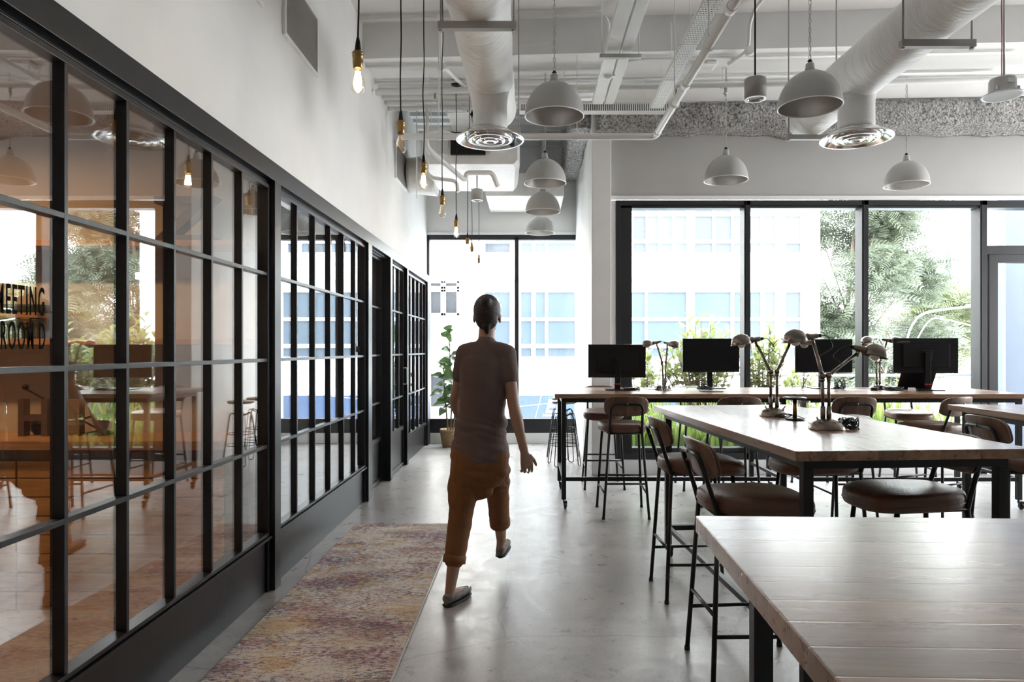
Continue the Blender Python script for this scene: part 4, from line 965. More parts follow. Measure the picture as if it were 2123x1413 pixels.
# ---------------------------------------------------------------- things on the tables
def cable_heap(x, y, lab, seed, n=3, spread=.07, z=1.051, r=.0028, tall=.03, ext=()):
    rr = random.Random(seed); b = MB()
    t = thing('cable_bundle', lab, 'cable', (x, y, z), 0, 'loose black cables on the tables')
    for k in range(n):
        pts = []; ph = rr.uniform(0, 6); c = Vector((rr.uniform(-.02, .02), rr.uniform(-.02, .02), 0)); el = rr.uniform(.35, .8)
        for i in range(15):
            a = ph+i*1.0; q = spread*rr.uniform(.55, 1.0)
            pts.append(c+Vector((q*math.cos(a), q*el*math.sin(a), r+rr.random()**2*tall)))
        b.tube(smooth_path(pts, 4), r, 6)
    for e in ext: b.tube(smooth_path([Vector(p) for p in e], 6), r*.8, 6)
    b.build('cable', M['plastic'], t); return t
cable_heap(1.01, 6.66, 'black cable heap under the first monitor stand', 1, 4, .08, ext=[[(-.10, .1, .15), (-.16, .05, .09), (-.17, 0, .03), (-.09, -.02, .004)], [(.0, .1, .14), (.08, .05, .05), (.16, 0, .006), (.30, .0, .02)]])
cable_heap(1.76, 6.86, 'looped black cables beside the second monitor stand', 2, 4, .075, ext=[[(.0, .12, .17), (-.02, .1, .1), (.03, .03, .01), (.1, .0, .02), (.09, .0, .09), (.05, 0, .13), (0, 0, .11), (-.02, 0, .06), (.02, 0, .01)], [(.26, .1, .17), (.24, .08, .10), (.12, .0, .03)], [(-.02, 0, .09), (-.1, 0, .06), (-.18, 0, .006)]])
cable_heap(3.12, 6.88, 'black cables hanging around the third monitor stand', 3, 4, .06, tall=.10, ext=[[(-.2, .1, .17), (-.16, .05, .08), (-.1, 0, .01), (.1, 0, .01), (.3, .0, .006), (.5, -.03, .01)]])
cable_heap(3.55, 6.62, 'black charger cables between last lamp and laptop', 4, 5, .09, tall=.035)
cable_heap(1.60, 3.44, 'coil of black cable at the right of the large lamp', 5, 5, .055, tall=.055)
cable_heap(1.47, 3.95, 'thin black cable trailing behind the power post', 6, 1, .05, ext=[[(-.05, 0, .01), (.0, -.02, .03), (.06, -.05, .02), (.1, -.06, .004)]])
def pen_cup(x, y, lab, pens):
    t = thing('pen_cup', lab, 'pen cup', (x, y, 1.05), 0, 'clear pen cups on the window tables')
    MB().lathe([(.030, 0), (.038, .105), (.036, .105), (.028, .003)], n=28, cap=False).build('cup', M['cupglass'], t)
    MB().lathe([(.030, 0), (.030, .004)], n=24).build('cup_base', M['cupglass'], t)
    MB().lathe([(.038, .104), (.0395, .106), (.038, .108)], n=28, cap=False).build('cup_rim', M['steel'], t)
    for k, (a, col, nm) in enumerate(pens):
        tag(MB().tube([(x-.018*a, y+.004*k, 1.057), (x+.05*a, y-.003*k, 1.20-.02*k)], .004, 8).build('pen', M[col], None), nm, 'pen', 'pens in the clear cups')
pen_cup(1.31, 6.60, 'clear pen cup before the lamp at the left window table', ((1, 'plastic', 'dark pen leaning right in the left cup'), (.45, 'plastic', 'dark pen standing in the left cup')))
pen_cup(2.70, 6.72, 'clear pen cup left of the third monitor', ((1, 'ink', 'dark blue pen leaning right in cup by third monitor'), (.05, 'red', 'red pencil upright in cup by third monitor')))
t = thing('power_post', 'dark round post with ring top between lamps on middle table', 'power post', (1.507, 3.87, 1.05))
MB().lathe([(.052, 0), (.052, .006), (.045, .010), (.0005, .012)], n=32).build('base', M['plastic'], t)
MB().lathe([(.012, .01), (.012, .120)], n=18).build('post', M['brass'], t)
MB().lathe([(.060, .120), (.064, .122), (.064, .128), (.060, .130), (.035, .129), (.03, .122)], n=36).build('ring_top', M['plastic'], t)
t = thing('glass_tumbler', 'empty clear tumbler beside the dark post on middle table', 'glass', (1.60, 3.98, 1.05))
MB().lathe([(.030, 0), (.036, .10), (.0345, .10), (.0285, .004), (.0005, .004)], n=28, cap=False).build('glass_body', M['cupglass'], t)
tag(MB().box(-.05, .05, -.035, .035, 0, .001).box(-.045, .045, -.03, .03, .001, .002).build('paper_card', M['paper'], None, loc=(1.565, 3.68, 1.051)), 'white paper card lying behind the large lamp', 'card')
t = thing('laptop', 'black open laptop behind the logo monitor stand', 'laptop', (3.88, 6.95, 1.05), R_(170))
MB().box(-.16, .16, -.11, .11, .0, .018).build('keyboard_base', M['plastic'], t, .003)
lm = Matrix.Rotation(R_(28), 4, 'X'); MB().box(-.16, .16, -.004, .004, 0, .21, Matrix.Translation((0, .11, .015)) @ Matrix.Rotation(R_(-35), 4, 'X')).build('lid', M['plastic'], t, .002)
t = thing('power_plug', 'small black plugs left of the farthest lamp', 'plug', (3.36, 6.64, 1.05))
MB().box(-.03, .02, -.02, .02, 0, .03).box(.04, .07, -.02, .02, .01, .05).build('plug_body', M['plastic'], t, .005); MB().tube([(-.03, 0, .02), (-.05, 0, .022)], .003).tube([(.055, 0, .05), (.055, 0, .062)], .003).build('plug_pins', M['steel'], t)
tag(MB().box(-.10, .10, -.06, .06, 0, .006).build('tablet', M['plastic'], None, .002, loc=(1.72, 6.45, 1.051)), 'thin dark pad at front edge near second monitor', 'tablet')
tag(MB().box(-.03, .03, -.015, .015, 0, .03).build('cable_tag', M['paper'], None, .001, loc=(3.70, 6.60, 1.05)), 'small white tag on the charger cables', 'tag')

# ---------------------------------------------------------------- rubber plant in basket
def leaf_quads(b, base, d, L, Wd, up, droop=.25):
    d = Vector(d).normalized(); s = d.cross(up)
    if s.length < .01: s = Vector((1, 0, 0))
    s.normalize(); n = s.cross(d).normalized()
    prev = None; vs = []; fs = []
    prof = [(0, .04), (.15, .55), (.38, 1.0), (.62, .92), (.83, .55), (1, .02)]
    for i, (a, w) in enumerate(prof):
        c = base+d*L*a-Vector((0, 0, 1))*droop*L*a*a
        vs += [c-s*Wd*w/2+n*Wd*.16*w, c, c+s*Wd*w/2+n*Wd*.16*w]
    for i in range(len(prof)-1):
        k = i*3; fs += [(k, k+1, k+4, k+3), (k+1, k+2, k+5, k+4)]
    b.add(vs, fs, True)
rr = random.Random(11)
t = thing('rubber_plant', 'broad leaved rubber plant in the alcove window corner', 'potted plant', (-1.18, 10.22, 0))
M['basket'] = plain('woven_basket', (.42, .29, .16), .8, bump=.9, bscale=55, vary=.3, vscale=60)
R = []
for z, r in ((0, .11), (.01, .115), (.24, .15), (.262, .155), (.262, .14), (.20, .135)): R.append((r, z))
MB().lathe(R, n=36).build('basket_pot', M['basket'], t)
bk = MB()
for k in range(11): z = .02+k*.022; rr_ = .116+z*.145; bk.tube([(rr_*math.cos(2*math.pi*i/24), rr_*math.sin(2*math.pi*i/24), z+.004*(-1)**i) for i in range(24)], .008, 5, closed=True)
bk.build('basket_weave', M['basket'], t)
MB().lathe([(.13, .20), (.0005, .215)], n=24).build('soil', plain('potting_soil', (.05, .035, .025), .9), t)
M['bark'] = plain('plant_stem', (.16, .10, .06), .8, vary=.2)
stems = [[(0, 0, .2), (.02, .0, .7), (.0, .02, 1.2), (-.02, .0, 1.72)], [(.03, .02, .2), (.08, .0, .6), (.12, 0, 1.0), (.12, 0, 1.35)], [(-.03, -.02, .2), (-.06, -.02, .55), (-.09, -.03, .95), (-.10, 0, 1.2)]]
b = MB(); lf = MB()
for s_i, st in enumerate(stems):
    P_ = smooth_path(st, 8); b.tube(P_, [.014*(1-.6*i/len(P_)) for i in range(len(P_))], 8)
    nleaf = (28, 18, 17)[s_i]
    for k in range(nleaf):
        a = .25+.75*k/(nleaf-1) if s_i == 0 else .30+.70*k/(nleaf-1); p = P_[min(len(P_)-1, int(a*(len(P_)-1)))]
        an = k*2.4+s_i; el = .0+1.0*(k/(nleaf-1))**3
        leaf_quads(lf, p, (math.cos(an)*math.cos(el), math.sin(an)*math.cos(el), .25+math.sin(el)), rr.uniform(.22, .31)*(1-.35*(k/(nleaf-1))**4), rr.uniform(.11, .15), Vector((rr.uniform(-.8, .8), rr.uniform(-1.2, -.2), .8)), rr.uniform(.2, .6))
b.build('stem', M['bark'], t)
lf.build('foliage', leaf_mat('rubber_plant_leaf', (.04, .085, .035), (.13, .22, .07), .3, .3), t)
# ---------------------------------------------------------------- outside
def outs(name, mat, *a): o = boxpart(name, mat, None, *a); o['kind'] = 'structure'; return o
paving = plain('pale_paving', (.6, .6, .59), .8, vary=.05)
outs('terrace_floor', paving, .95, 14, 8.12, 11.3, -.15, -.04)
outs('street_ground', plain('street_paving', (.6, .6, .6), .9, vary=.08), -60, 80, 10.8, 170, -3.3, -3.2)
outs('terrace_wall', M['white'], .95, 14, 11.15, 11.3, -3.2, -.04)
t = thing('balustrade', 'grey topped glass balustrade at the terrace edge', 'balustrade', (1.2, 11.1, -.04))
MB().box(0, 12, -.03, .03, 1.05, 1.09).build('handrail', M['satin'], t, .003)
for k in range(9): MB().box(k*1.5, k*1.5+.03, -.015, .015, 0, 1.06).build('post', M['satin'], t)
MB().box(0, 12, -.006, .006, .08, .96).build('glass_panel', M['glass'], t)
t = thing('planter_box', 'low white planter edge holding the terrace grasses', 'planter', (1.1, 9.55, -.04))
MB().box(0, 4.3, -.05, .05, 0, .18).box(0, 4.3, -.1, .1, .18, .2).build('planter_edge', M['trimw'], t)
MB().box(0, 4.3, -1.2, -.05, 0, .10).build('soil', plain('planter_soil', (.10, .07, .05), .95), t)
t = thing('terrace_partition', 'pale blue grey screen wall outside the glass door', 'wall', (6.95, 10.0, -.04))
bl = plain('blue_grey_render', (.105, .125, .165), .8, vary=.02)
MB().box(0, 4.5, 0, .12, 0, 5.2).build('panel', bl, t); MB().box(0, .02, -.01, 0, 0, 5.2).build('edge_trim', M['trimw'], t)

# buildings
fac = plain('white_facade_render', (.80, .79, .77), .85, vary=.02, vscale=.5)
fac2 = plain('cream_facade_render', (.70, .66, .62), .85, vary=.03, vscale=.5)
fr_m = plain('white_window_frames', (.82, .82, .82), .5)
def pane_mat(n, c): return plain(n, c, .12, spec=.15, vary=.08, vscale=.7)
pb = pane_mat('pale_blue_panes', (.074, .096, .120)); pd = pane_mat('grey_blue_panes', (.062, .070, .083)); pk = pane_mat('dark_panes', (.02, .022, .026))
B = thing('office_building', 'white office building with ribbon windows across the street', 'building', (0, 22, -3.2))
def ox(x): return (x-PX)*22/F
def oz(y): return CH-(y-PY)*22/F+3.2
MB().box(ox(1000), ox(1700), 0, 3, 0, 17).build('wall', fac, B)
MB().box(ox(1000), ox(1700), -.25, 0, oz(580), oz(566)).box(ox(1000), ox(1700), -.12, 0, oz(392), oz(384)).build('ledge', fac, B)
def win(x0, x1, y0, y1, mat, parent=None):
    # white frame standing proud with a tinted pane set into it
    X0, X1, Z0, Z1 = ox(x0), ox(x1), oz(y1), oz(y0); f = .032
    w = MB().box(X0, X1, -.10, .0, Z0, Z0+f).box(X0, X1, -.10, 0, Z1-f, Z1).box(X0, X0+f, -.10, 0, Z0+f, Z1-f).box(X1-f, X1, -.10, 0, Z0+f, Z1-f).build('window_frame', fr_m, B)
    MB().box(X0+f, X1-f, -.04, 0, Z0+f, Z1-f).build('window_pane', mat, w)
bay1w = [(1246, 1338), (1340, 1424)]; bay2w = [(1437, 1516), (1518, 1545), (1548, 1578), (1582, 1607)]
rowsA = [(427, 443), (447, 499), (503, 526)]; rowsB = [(604, 660), (663, 715), (719, 741)]; rowsU = [(300, 350), (354, 405)]
bayL = [(1079-75, 1059), (1078, 1104), (1108, 1132), (1134, 1194), (1196, 1240)]
bay1 = [(1246, 1310), (1311, 1340), (1341, 1365), (1369, 1394), (1397, 1424)]
bay2 = [(1437, 1478), (1479, 1517), (1518, 1545), (1548, 1578), (1582, 1607)]
for rows, dk in ((rowsA, {1311: pd, 1437: pd, 1479: pd, 1004: pd}), (rowsB, {1626: pd})):
    for y0, y1 in rows:
        for bay in ((bayL, bay1, bay2) if rows is rowsA else (bayL, bay1w, bay2w)):
            for x0, x1 in bay:
                m_ = dk.get(x0, pb)
                win(x0, x1, y0, y1, m_)
        win(1625, 1660, y0, y1, pd if y0 > 480 and y0 != 719 else pb)
for y0, y1 in rowsU:
    for bay in (bayL, bay1, bay2): win(bay[0][0], bay[-1][1], y0, y1, pb)
tag(B)
B2 = thing('apartment_building', 'cream building with dark paned windows left of the office block', 'building', (0, 17.5, -3.2))
def o2(x): return (x-PX)*17.5/F
def z2(y): return CH-(y-PY)*17.5/F+3.2
MB().box(o2(600), o2(985), 0, 3.5, 0, 14).build('wall', fac2, B2)
MB().box(o2(600), o2(985), -.3, 0, z2(545), z2(538)).box(o2(600), o2(985), -.35, 0, z2(664), z2(655)).box(o2(600), o2(985), -.1, 0, z2(575), z2(545)).build('ledge', fac2, B2)
for x0, x1, y0, y1 in ((890, 919, 583, 598), (921, 952, 583, 598), (890, 919, 601, 653), (921, 952, 601, 653), (890, 931, 770, 846), (934, 965, 770, 846), (850, 885, 583, 653), (720, 780, 583, 653), (720, 780, 770, 846)):
    X0, X1, Z0, Z1 = o2(x0), o2(x1), z2(y1), z2(y0)
    w = MB().box(X0, X1, -.1, 0, Z0, Z0+.05).box(X0, X1, -.1, 0, Z1-.05, Z1).box(X0, X0+.05, -.1, 0, Z0, Z1).box(X1-.05, X1, -.1, 0, Z0, Z1).build('window_frame', fr_m, B2)
    MB().box(X0+.05, X1-.05, -.03, 0, Z0+.05, Z1-.05).build('window_pane', pk, w)
B3 = thing('office_tower', 'very pale distant tower with one strip of windows', 'building', (0, 110, -3.2))
MB().box(65.5, 90, 0, 20, 0, 46).build('wall', fac, B3); MB().box(67.1, 67.9, -.1, 0, 16, 24.5).build('window_strip', pd, B3)
# blue hoarding with letters
t = thing('school_billboard', 'blue hoarding with white EF letters seen through the alcove window', 'sign', (-.6, 20.0, -3.2))
MB().box(0, 6.2, 0, .08, 0, 3.30).build('panel', plain('blue_vinyl', (.028, .052, .11), .5, vary=.1, vscale=1.0), t)
text_mesh('EF', 'lettering', fr_m, t, (1.05, -.01, 2.80), (H, 0, 0), .56, 1.0, .01, .009, shear=.25)
text_mesh('Education First', 'lettering', fr_m, t, (1.0, -.01, 2.70), (H, 0, 0), .085, 1, .01, .0005)
MB().bar((.5, -.005, 1.6), (.95, -.005, 3.28), .012).bar((0, -.005, 2.95), (3.2, -.005, 3.4-.12), .012).build('line_pattern', fr_m, t)

# trees
TL = {0: leaf_mat('tree_leaves_cool', (.10, .122, .088), (.16, .185, .125), .35), 1: leaf_mat('tree_leaves_bright', (.14, .165, .09), (.19, .21, .11), .45), 2: leaf_mat('shrub_leaves', (.15, .18, .05), (.26, .29, .11), .5), 3: leaf_mat('grass_blades', (.14, .21, .04), (.34, .40, .12), .5)}
barkm = plain('tree_bark', (.22, .17, .14), .9, vary=.2)
def tree(x, y, z0, h, rx, rz, n, kind, seed, lab, blobs=9, leaf=.30):
    rg = np.random.RandomState(seed); rr = random.Random(seed)
    t = thing('leafy_tree', lab, 'tree', (x, y, z0), 0, 'street trees')
    zc = h-rz
    b = MB(); b.tube(smooth_path([(0, 0, 0), (.1, .0, zc*.4), (-.15, .1, zc*.8), (.1, 0, zc+rz*.4)], 5), [.16*(1-.6*i/15) for i in range(16)], 10)
    cl = []
    for k in range(blobs):
        a = rr.uniform(0, 6.28); q = rr.uniform(.2, .85); c = Vector((rx*q*math.cos(a), rx*q*.8*math.sin(a), zc+rz*rr.uniform(-.75, .75)*math.sqrt(max(0, 1-q*q*.6))))
        cl.append((c, rx*rr.uniform(.28, .48)))
        s = Vector((0, 0, zc*rr.uniform(.45, .95))); b.tube(smooth_path([s, s.lerp(c, .5)+Vector((0, 0, .2)), c], 4), [.05, .045, .04, .036, .03, .026, .02, .016, .01], 6)
    b.build('trunk', barkm, t)
    # sprays of narrow leaflets on drooping twigs
    V = []; Fc = []
    for i in range(n):
        c, r = cl[rr.randrange(len(cl))]
        d = rg.normal(size=3); d /= np.linalg.norm(d); rad = r*(rg.rand()**.45)
        p = np.array(c)+d*rad*np.array([1, 1, .7])
        dirn = rg.normal(size=3); dirn[2] = dirn[2]*.3-.25; dirn /= np.linalg.norm(dirn)
        up = np.array([0, 0, 1.])+rg.normal(size=3)*.35; s = np.cross(dirn, up); s /= np.linalg.norm(s)
        L_ = leaf*rg.uniform(.6, 1.2)
        for j in range(5):
            q = p+dirn*L_*j/5; w = L_*.34*(1-abs(j-2)/5)
            for sg in (-1, 1):
                e = q+s*sg*w+dirn*w*.35; k0 = len(V)
                V += [tuple(q), tuple(q+dirn*L_*.07), tuple(e+dirn*L_*.05), tuple(e-dirn*L_*.02)]; Fc.append((k0, k0+1, k0+2, k0+3))
    b = MB(); b.v = V; b.f = Fc; b.sm = [False]*len(Fc)
    me = b.mesh('foliage'); me.materials.append(TL[kind]); o = bpy.data.objects.new('foliage', me); COL.objects.link(o); o.parent = t
    return t
tree(14.2, 30, -3.2, 13.2, 4.3, 5.4, 11000, 0, 1, 'tall grey green feathery tree beside the office building', 22, .62)
tree(13.6, 39, -3.2, 8.6, 4.6, 3.3, 3500, 1, 2, 'light green tree low behind the tall feathery tree', 12, .62)
tree(22.3, 37, -3.2, 8.9, 4.2, 3.4, 9000, 1, 3, 'broad yellow green tree behind the street lamp', 14, .66)
tree(12.6, 24.2, -3.2, 5.3, 1.9, 1.8, 3000, 0, 4, 'small bushy tree behind the logo monitor', 9, .5)
tree(33.0, 44, -3.2, 8.0, 4.5, 2.8, 3000, 1, 6, 'pale tree farthest right behind window post', 10, .7)
# street lamp
t = thing('street_lamp', 'white curved double arm street lamp among the trees', 'street lamp', (11.35, 20.6, -3.2))
gp = plain('white_lamp_pole', (.75, .75, .75), .5)
t.scale = (.75, .75, .925)
b = MB(); b.tube(smooth_path([(0, 0, 0), (0, 0, 4.0), (.05, 0, 5.2), (.35, 0, 5.9), (.95, 0, 6.25), (2.9, 0, 6.45)], 6), .034, 8); b.build('pole', gp, t)
MB().tube(smooth_path([(.0, 0, 4.6), (.9, 0, 5.9), (1.6, 0, 6.0), (2.9, 0, 5.75)], 6), .022, 8).build('arm', gp, t); MB().box(2.5, 3.1, -.1, .1, 6.42, 6.5).build('lamp_head', gp, t, .02)
# shrubs
def shrub(x, y, h, w, n, seed, lab):
    rr = random.Random(seed); t = thing('shrub', lab, 'shrub', (x, y, .06), 0, 'yellow green shrubs on the terrace')
    b = MB(); lf = MB()
    for k in range(n):
        a = rr.uniform(0, 6.28); q = w*math.sqrt(rr.random()); tip = Vector((q*math.cos(a), q*.6*math.sin(a), h*rr.uniform(.62, 1.0)*(1-.25*(q/w)**2)))
        p = smooth_path([(rr.uniform(-.08, .08), rr.uniform(-.05, .05), 0), tip*.5+Vector((0, 0, -.04)), tip], 7); b.tube(p, .006, 5)
        for j in range(11):
            c = p[int(len(p)*(.38+.057*j))] if j < 10 else p[-1]
            an = j*2.4+k; leaf_quads(lf, c, (math.cos(an), math.sin(an), .5 if j < 8 else 1.2), rr.uniform(.14, .21), rr.uniform(.06, .08), Vector((0, 0, 1)), .2)
    b.build('stem', barkm, t); lf.build('foliage', TL[2], t); return t
shrub(2.50, 9.75, 2.0, .55, 72, 1, 'tall leafy shrub rising behind the second monitor')
shrub(3.32, 9.7, 1.84, .34, 44, 2, 'leafy shrub right of the first window mullion')
shrub(1.72, 9.9, 1.50, .30, 24, 3, 'lower shrub between the first two monitors')
shrub(3.95, 9.9, 1.30, .30, 22, 5, 'low shrub behind the third monitor')
# grasses
def grass(x, y, n, h, seed, row):
    rr = random.Random(seed); bay = 'left' if x < 2.55 else ('middle' if x < 3.95 else 'right')
    t = thing('grass_clump', 'strappy green grass clump in %s row of planter, behind the %s window pane' % (row, bay), 'grass', (x, y, .06), 0, 'strappy grass clumps, %s row, %s pane' % (row, bay))
    b = MB()
    for k in range(n):
        a = rr.uniform(0, 6.28); L_ = h*rr.uniform(.6, 1.15); lean = rr.uniform(.05, .5); d = Vector((math.cos(a), math.sin(a), 0)); s = Vector((-d.y, d.x, 0)) if rr.random() < .3 else Vector((1, 0, 0)); w = rr.uniform(.010, .021)
        o_ = Vector((rr.uniform(-.1, .1), rr.uniform(-.1, .1), 0)); vs = []; m_ = 6
        for i in range(m_+1):
            u = i/m_; c = o_+d*lean*L_*u*u+Vector((0, 0, L_*(u-.28*lean*u*u*u*2))); ww = w*(1-u**2.2)+.001
            vs += [c-s*ww, c+s*ww]
        b.add(vs, [(2*i, 2*i+1, 2*i+3, 2*i+2) for i in range(m_)], True)
    b.build('blades', TL[3], t)
rr = random.Random(5)
for k in range(15):
    for j in range(2):
        grass(1.3+k*.275+rr.uniform(-.04, .06)+.05, 8.62+j*.48+rr.uniform(-.08, .08), 34, .80+.14*math.sin(k*1.7+j)+(.10 if k > 9 else 0), k*2+j, 'front' if j == 0 else 'back')
# ---------------------------------------------------------------- person walking away
def ell(c, t, rx, ry, side, n=20):
    t = Vector(t).normalized(); s = Vector(side); s = (s-t*s.dot(t)).normalized(); f = t.cross(s)
    return [Vector(c)+s*rx*math.cos(2*math.pi*k/n)+f*ry*math.sin(2*math.pi*k/n) for k in range(n)]
def loft(b, pts, side=(1, 0, 0), n=20, sub=4):
    # pts: (centre, rx, ry), smoothed
    C = smooth_path([p[0] for p in pts], sub); m = len(C)
    def val(j, i):
        a = i/(m-1)*(len(pts)-1); k = min(int(a), len(pts)-2); u = a-k; u = u*u*(3-2*u); return pts[k][j]*(1-u)+pts[k+1][j]*u
    R = []
    for i, c in enumerate(C):
        t = C[min(i+1, m-1)]-C[max(i-1, 0)]; R.append(ell(c, t, val(1, i), val(2, i), side, n))
    b.rings(R); b.ball(C[0], min(pts[0][1], pts[0][2]), 12, 8); b.ball(C[-1], min(pts[-1][1], pts[-1][2]), 12, 8)
def fuse(b, name, mat, parent, vox=.007, it=4, fold=None):
    me = b.mesh('tmp'); bm = bmesh.new(); bm.from_mesh(me); bmesh.ops.recalc_face_normals(bm, faces=bm.faces); bm.to_mesh(me); bm.free()
    o = bpy.data.objects.new('tmp', me); COL.objects.link(o)
    r = o.modifiers.new('r', 'REMESH'); r.mode = 'VOXEL'; r.voxel_size = vox; r.use_smooth_shade = True
    s = o.modifiers.new('s', 'SMOOTH'); s.iterations = it; s.factor = .5
    dg = bpy.context.evaluated_depsgraph_get(); me2 = bpy.data.meshes.new_from_object(o.evaluated_get(dg)); bpy.data.objects.remove(o)
    me2.name = name; me2.materials.clear(); me2.materials.append(mat)
    if fold:
        from mathutils import noise
        amp, fx, fz, z0 = fold; ns = [v.normal.copy() for v in me2.vertices]
        for v, n_ in zip(me2.vertices, ns):
            c_ = v.co; q_ = Vector((c_.x*fx, c_.y*fx, c_.z*fz+c_.x*fz*.35)); w_ = math.exp(-((c_.z-z0)/.16)**2)+.25
            v.co += n_*(abs(noise.noise(q_))-.22)*amp*w_*2
    for p in me2.polygons: p.use_smooth = True
    q = bpy.data.objects.new(name, me2); COL.objects.link(q); q.parent = parent; return q
P0 = Vector((-.42, 3.98, 0))
person = thing('person', 'person in grey brown T-shirt and cropped rust trousers walking away', 'person', P0)
V = lambda x, y, z: Vector((x, y, z))-P0
# head turned slightly to the right, the walker looks ahead
hips = V(-.285, 4.0, .90); chest = V(-.262, 3.99, 1.28); neck0 = V(-.253, 3.99, 1.46); neck1 = V(-.250, 4.01, 1.535); head = V(-.248, 4.03, 1.635)
shL = V(-.372, 4.01, 1.425); elL = V(-.445, 4.11, 1.145); wrL = V(-.43, 4.30, .985)
shR = V(-.132, 3.98, 1.422); elR = V(-.090, 3.93, 1.13); wrR = V(-.028, 3.90, .865)
hpL = V(-.365, 3.99, .86); knL = V(-.400, 3.985, .475); anL = V(-.448, 3.885, .095)
hpR = V(-.210, 4.0, .86); knR = V(-.195, 4.25, .545); anR = V(-.180, 4.41, .215)
skin = plain('skin', (.34, .19, .125), .5, vary=.04)
b = MB()
loft(b, [(hips-Vector((0, 0, .06)), .150, .105), (hips+Vector((0, 0, .05)), .150, .105), (V(-.275, 3.99, 1.10), .118, .088), (chest, .130, .10), (V(-.258, 3.99, 1.38), .130, .088), (neck0, .070, .06)])
loft(b, [(neck0-Vector((0, 0, .03)), .055, .055), (neck1, .048, .050), (head-Vector((0, 0, .03)), .045, .05)])
# head: cranium, jaw, nose, ears
b.ball(head+Vector((0, -.008, .035)), .078, 20, 14, (.94, 1.18, 1.12)); b.ball(head+Vector((0, .035, -.035)), .058, 16, 12, (.92, 1.0, 1.18)); b.ball(head+Vector((0, .055, -.075)), .026, 12, 8)
b.tube([head+Vector((0, .088, .022)), head+Vector((0, .108, -.018)), head+Vector((0, .095, -.030))], [.007, .014, .011], 8)
b.tube([head+Vector((-.022, .092, -.055)), head+Vector((0, .100, -.054)), head+Vector((.022, .092, -.055))], [.006, .009, .006], 8)
for s in (-1, 1):
    b.ball(head+Vector((s*.075, .0, .0)), .028, 12, 8, (.35, .7, 1.1)); b.ball(head+Vector((s*.03, .082, .040)), .014, 8, 6, (1.6, .5, .5))
for sh in (shL, shR): loft(b, [(V(-.256, 3.99, 1.445), .058, .058), (sh.lerp(V(-.256, 3.99, 1.445), .4), .058, .055), (sh, .052, .052)], side=(0, 1, 0), n=16)
for sh, el, wr in ((shL, elL, wrL), (shR, elR, wrR)):
    loft(b, [(sh, .048, .050), (sh.lerp(el, .35), .043, .046), (sh.lerp(el, .8), .036, .038), (el, .035, .036), (el.lerp(wr, .3), .036, .036), (el.lerp(wr, .75), .027, .025), (wr, .024, .019)], n=16)
    b.ball(sh, .055, 14, 10)
for hp, kn, an in ((hpL, knL, anL), (hpR, knR, anR)):
    loft(b, [(hp, .082, .088), (hp.lerp(kn, .45), .070, .074), (kn, .052, .055), (kn.lerp(an, .3), .052, .056), (kn.lerp(an, .65), .038, .042), (an, .030, .034)], n=18)
def hand(b, w, down, out, palmn, curl, thumb_side):
    # w wrist, down fingers direction, out direction across knuckles, palmn palm-facing direction
    down = down.normalized(); out = (out-down*out.dot(down)).normalized(); pn = down.cross(out)*(1 if down.cross(out).dot(palmn) > 0 else -1)
    k = w+down*.085
    R = []
    for a, hw, hd in ((0, .024, .017), (.03, .031, .016), (.06, .038, .0145), (.088, .039, .012), (.096, .034, .009)):
        c = w+down*a; R.append([c+out*hw*math.cos(q)+pn*hd*math.sin(q) for q in [2*math.pi*i/16 for i in range(16)]])
    b.rings(R)
    for i, (o_, L_) in enumerate(((-.031, .074), (-.0105, .082), (.0105, .076), (.031, .060))):
        p = k+out*o_*thumb_side; d = down; pts = [p-d*.012]; rs = [.0082]; cu = curl*(1+.12*i)
        for s_, f in ((.45, cu*.6), (.32, cu*1.1), (.25, cu*.9)):
            d = (Matrix.Rotation(0, 3, 'X') @ d); ax_ = out; d = (Matrix.Rotation(f*(1 if ax_.cross(d).dot(pn) > 0 else -1), 3, ax_) @ d); pts.append(pts[-1]+d*L_*s_+(d*.012 if len(pts) == 1 else Vector())); rs.append(.0080-.0006*len(pts))
        b.tube(pts, rs, 10); b.ball(pts[-1], rs[-1], 8, 6); [b.ball(q, r_*1.02, 8, 6) for q, r_ in zip(pts[:-1], rs[:-1])]
    base = w+down*.028-out*.026*thumb_side; d = (down*.75-out*.55*thumb_side+pn*.35).normalized()
    p1 = base+d*.040; d2 = (d+pn*.35+down*.4).normalized(); p2 = p1+d2*.030; p3 = p2+(d2+pn*.2+down*.2).normalized()*.024
    b.tube([base, p1, p2, p3], [.014, .0115, .010, .008], 10); b.ball(p3, .008, 8, 6); b.ball(p1, .0115, 8, 6)
hand(b, wrR, Vector((.20, .05, -.97)), Vector((1, .35, .2)), Vector((-.3, .9, 0)), .55, -1)
hand(b, wrL, Vector((.10, .75, -.55)), Vector((.9, .1, .2)), Vector((.5, -.4, -.6)), .45, 1)
for an, toe in ((anL, Vector((.42, .88, 0)).normalized()), (anR, Vector((.1, .97, .05)).normalized())):
    heel = an+Vector((0, -.01, -.05))-toe*.03
    loft(b, [(an, .030, .034), (an+Vector((0, 0, -.03))-toe*.005, .031, .036)], n=14)
    b.tube([heel, heel+toe*.10+Vector((0, 0, -.004)), heel+toe*.185+Vector((0, 0, -.015))], [.030, .033, .026], 12)
fuse(b, 'body', skin, person, .0045, 3)
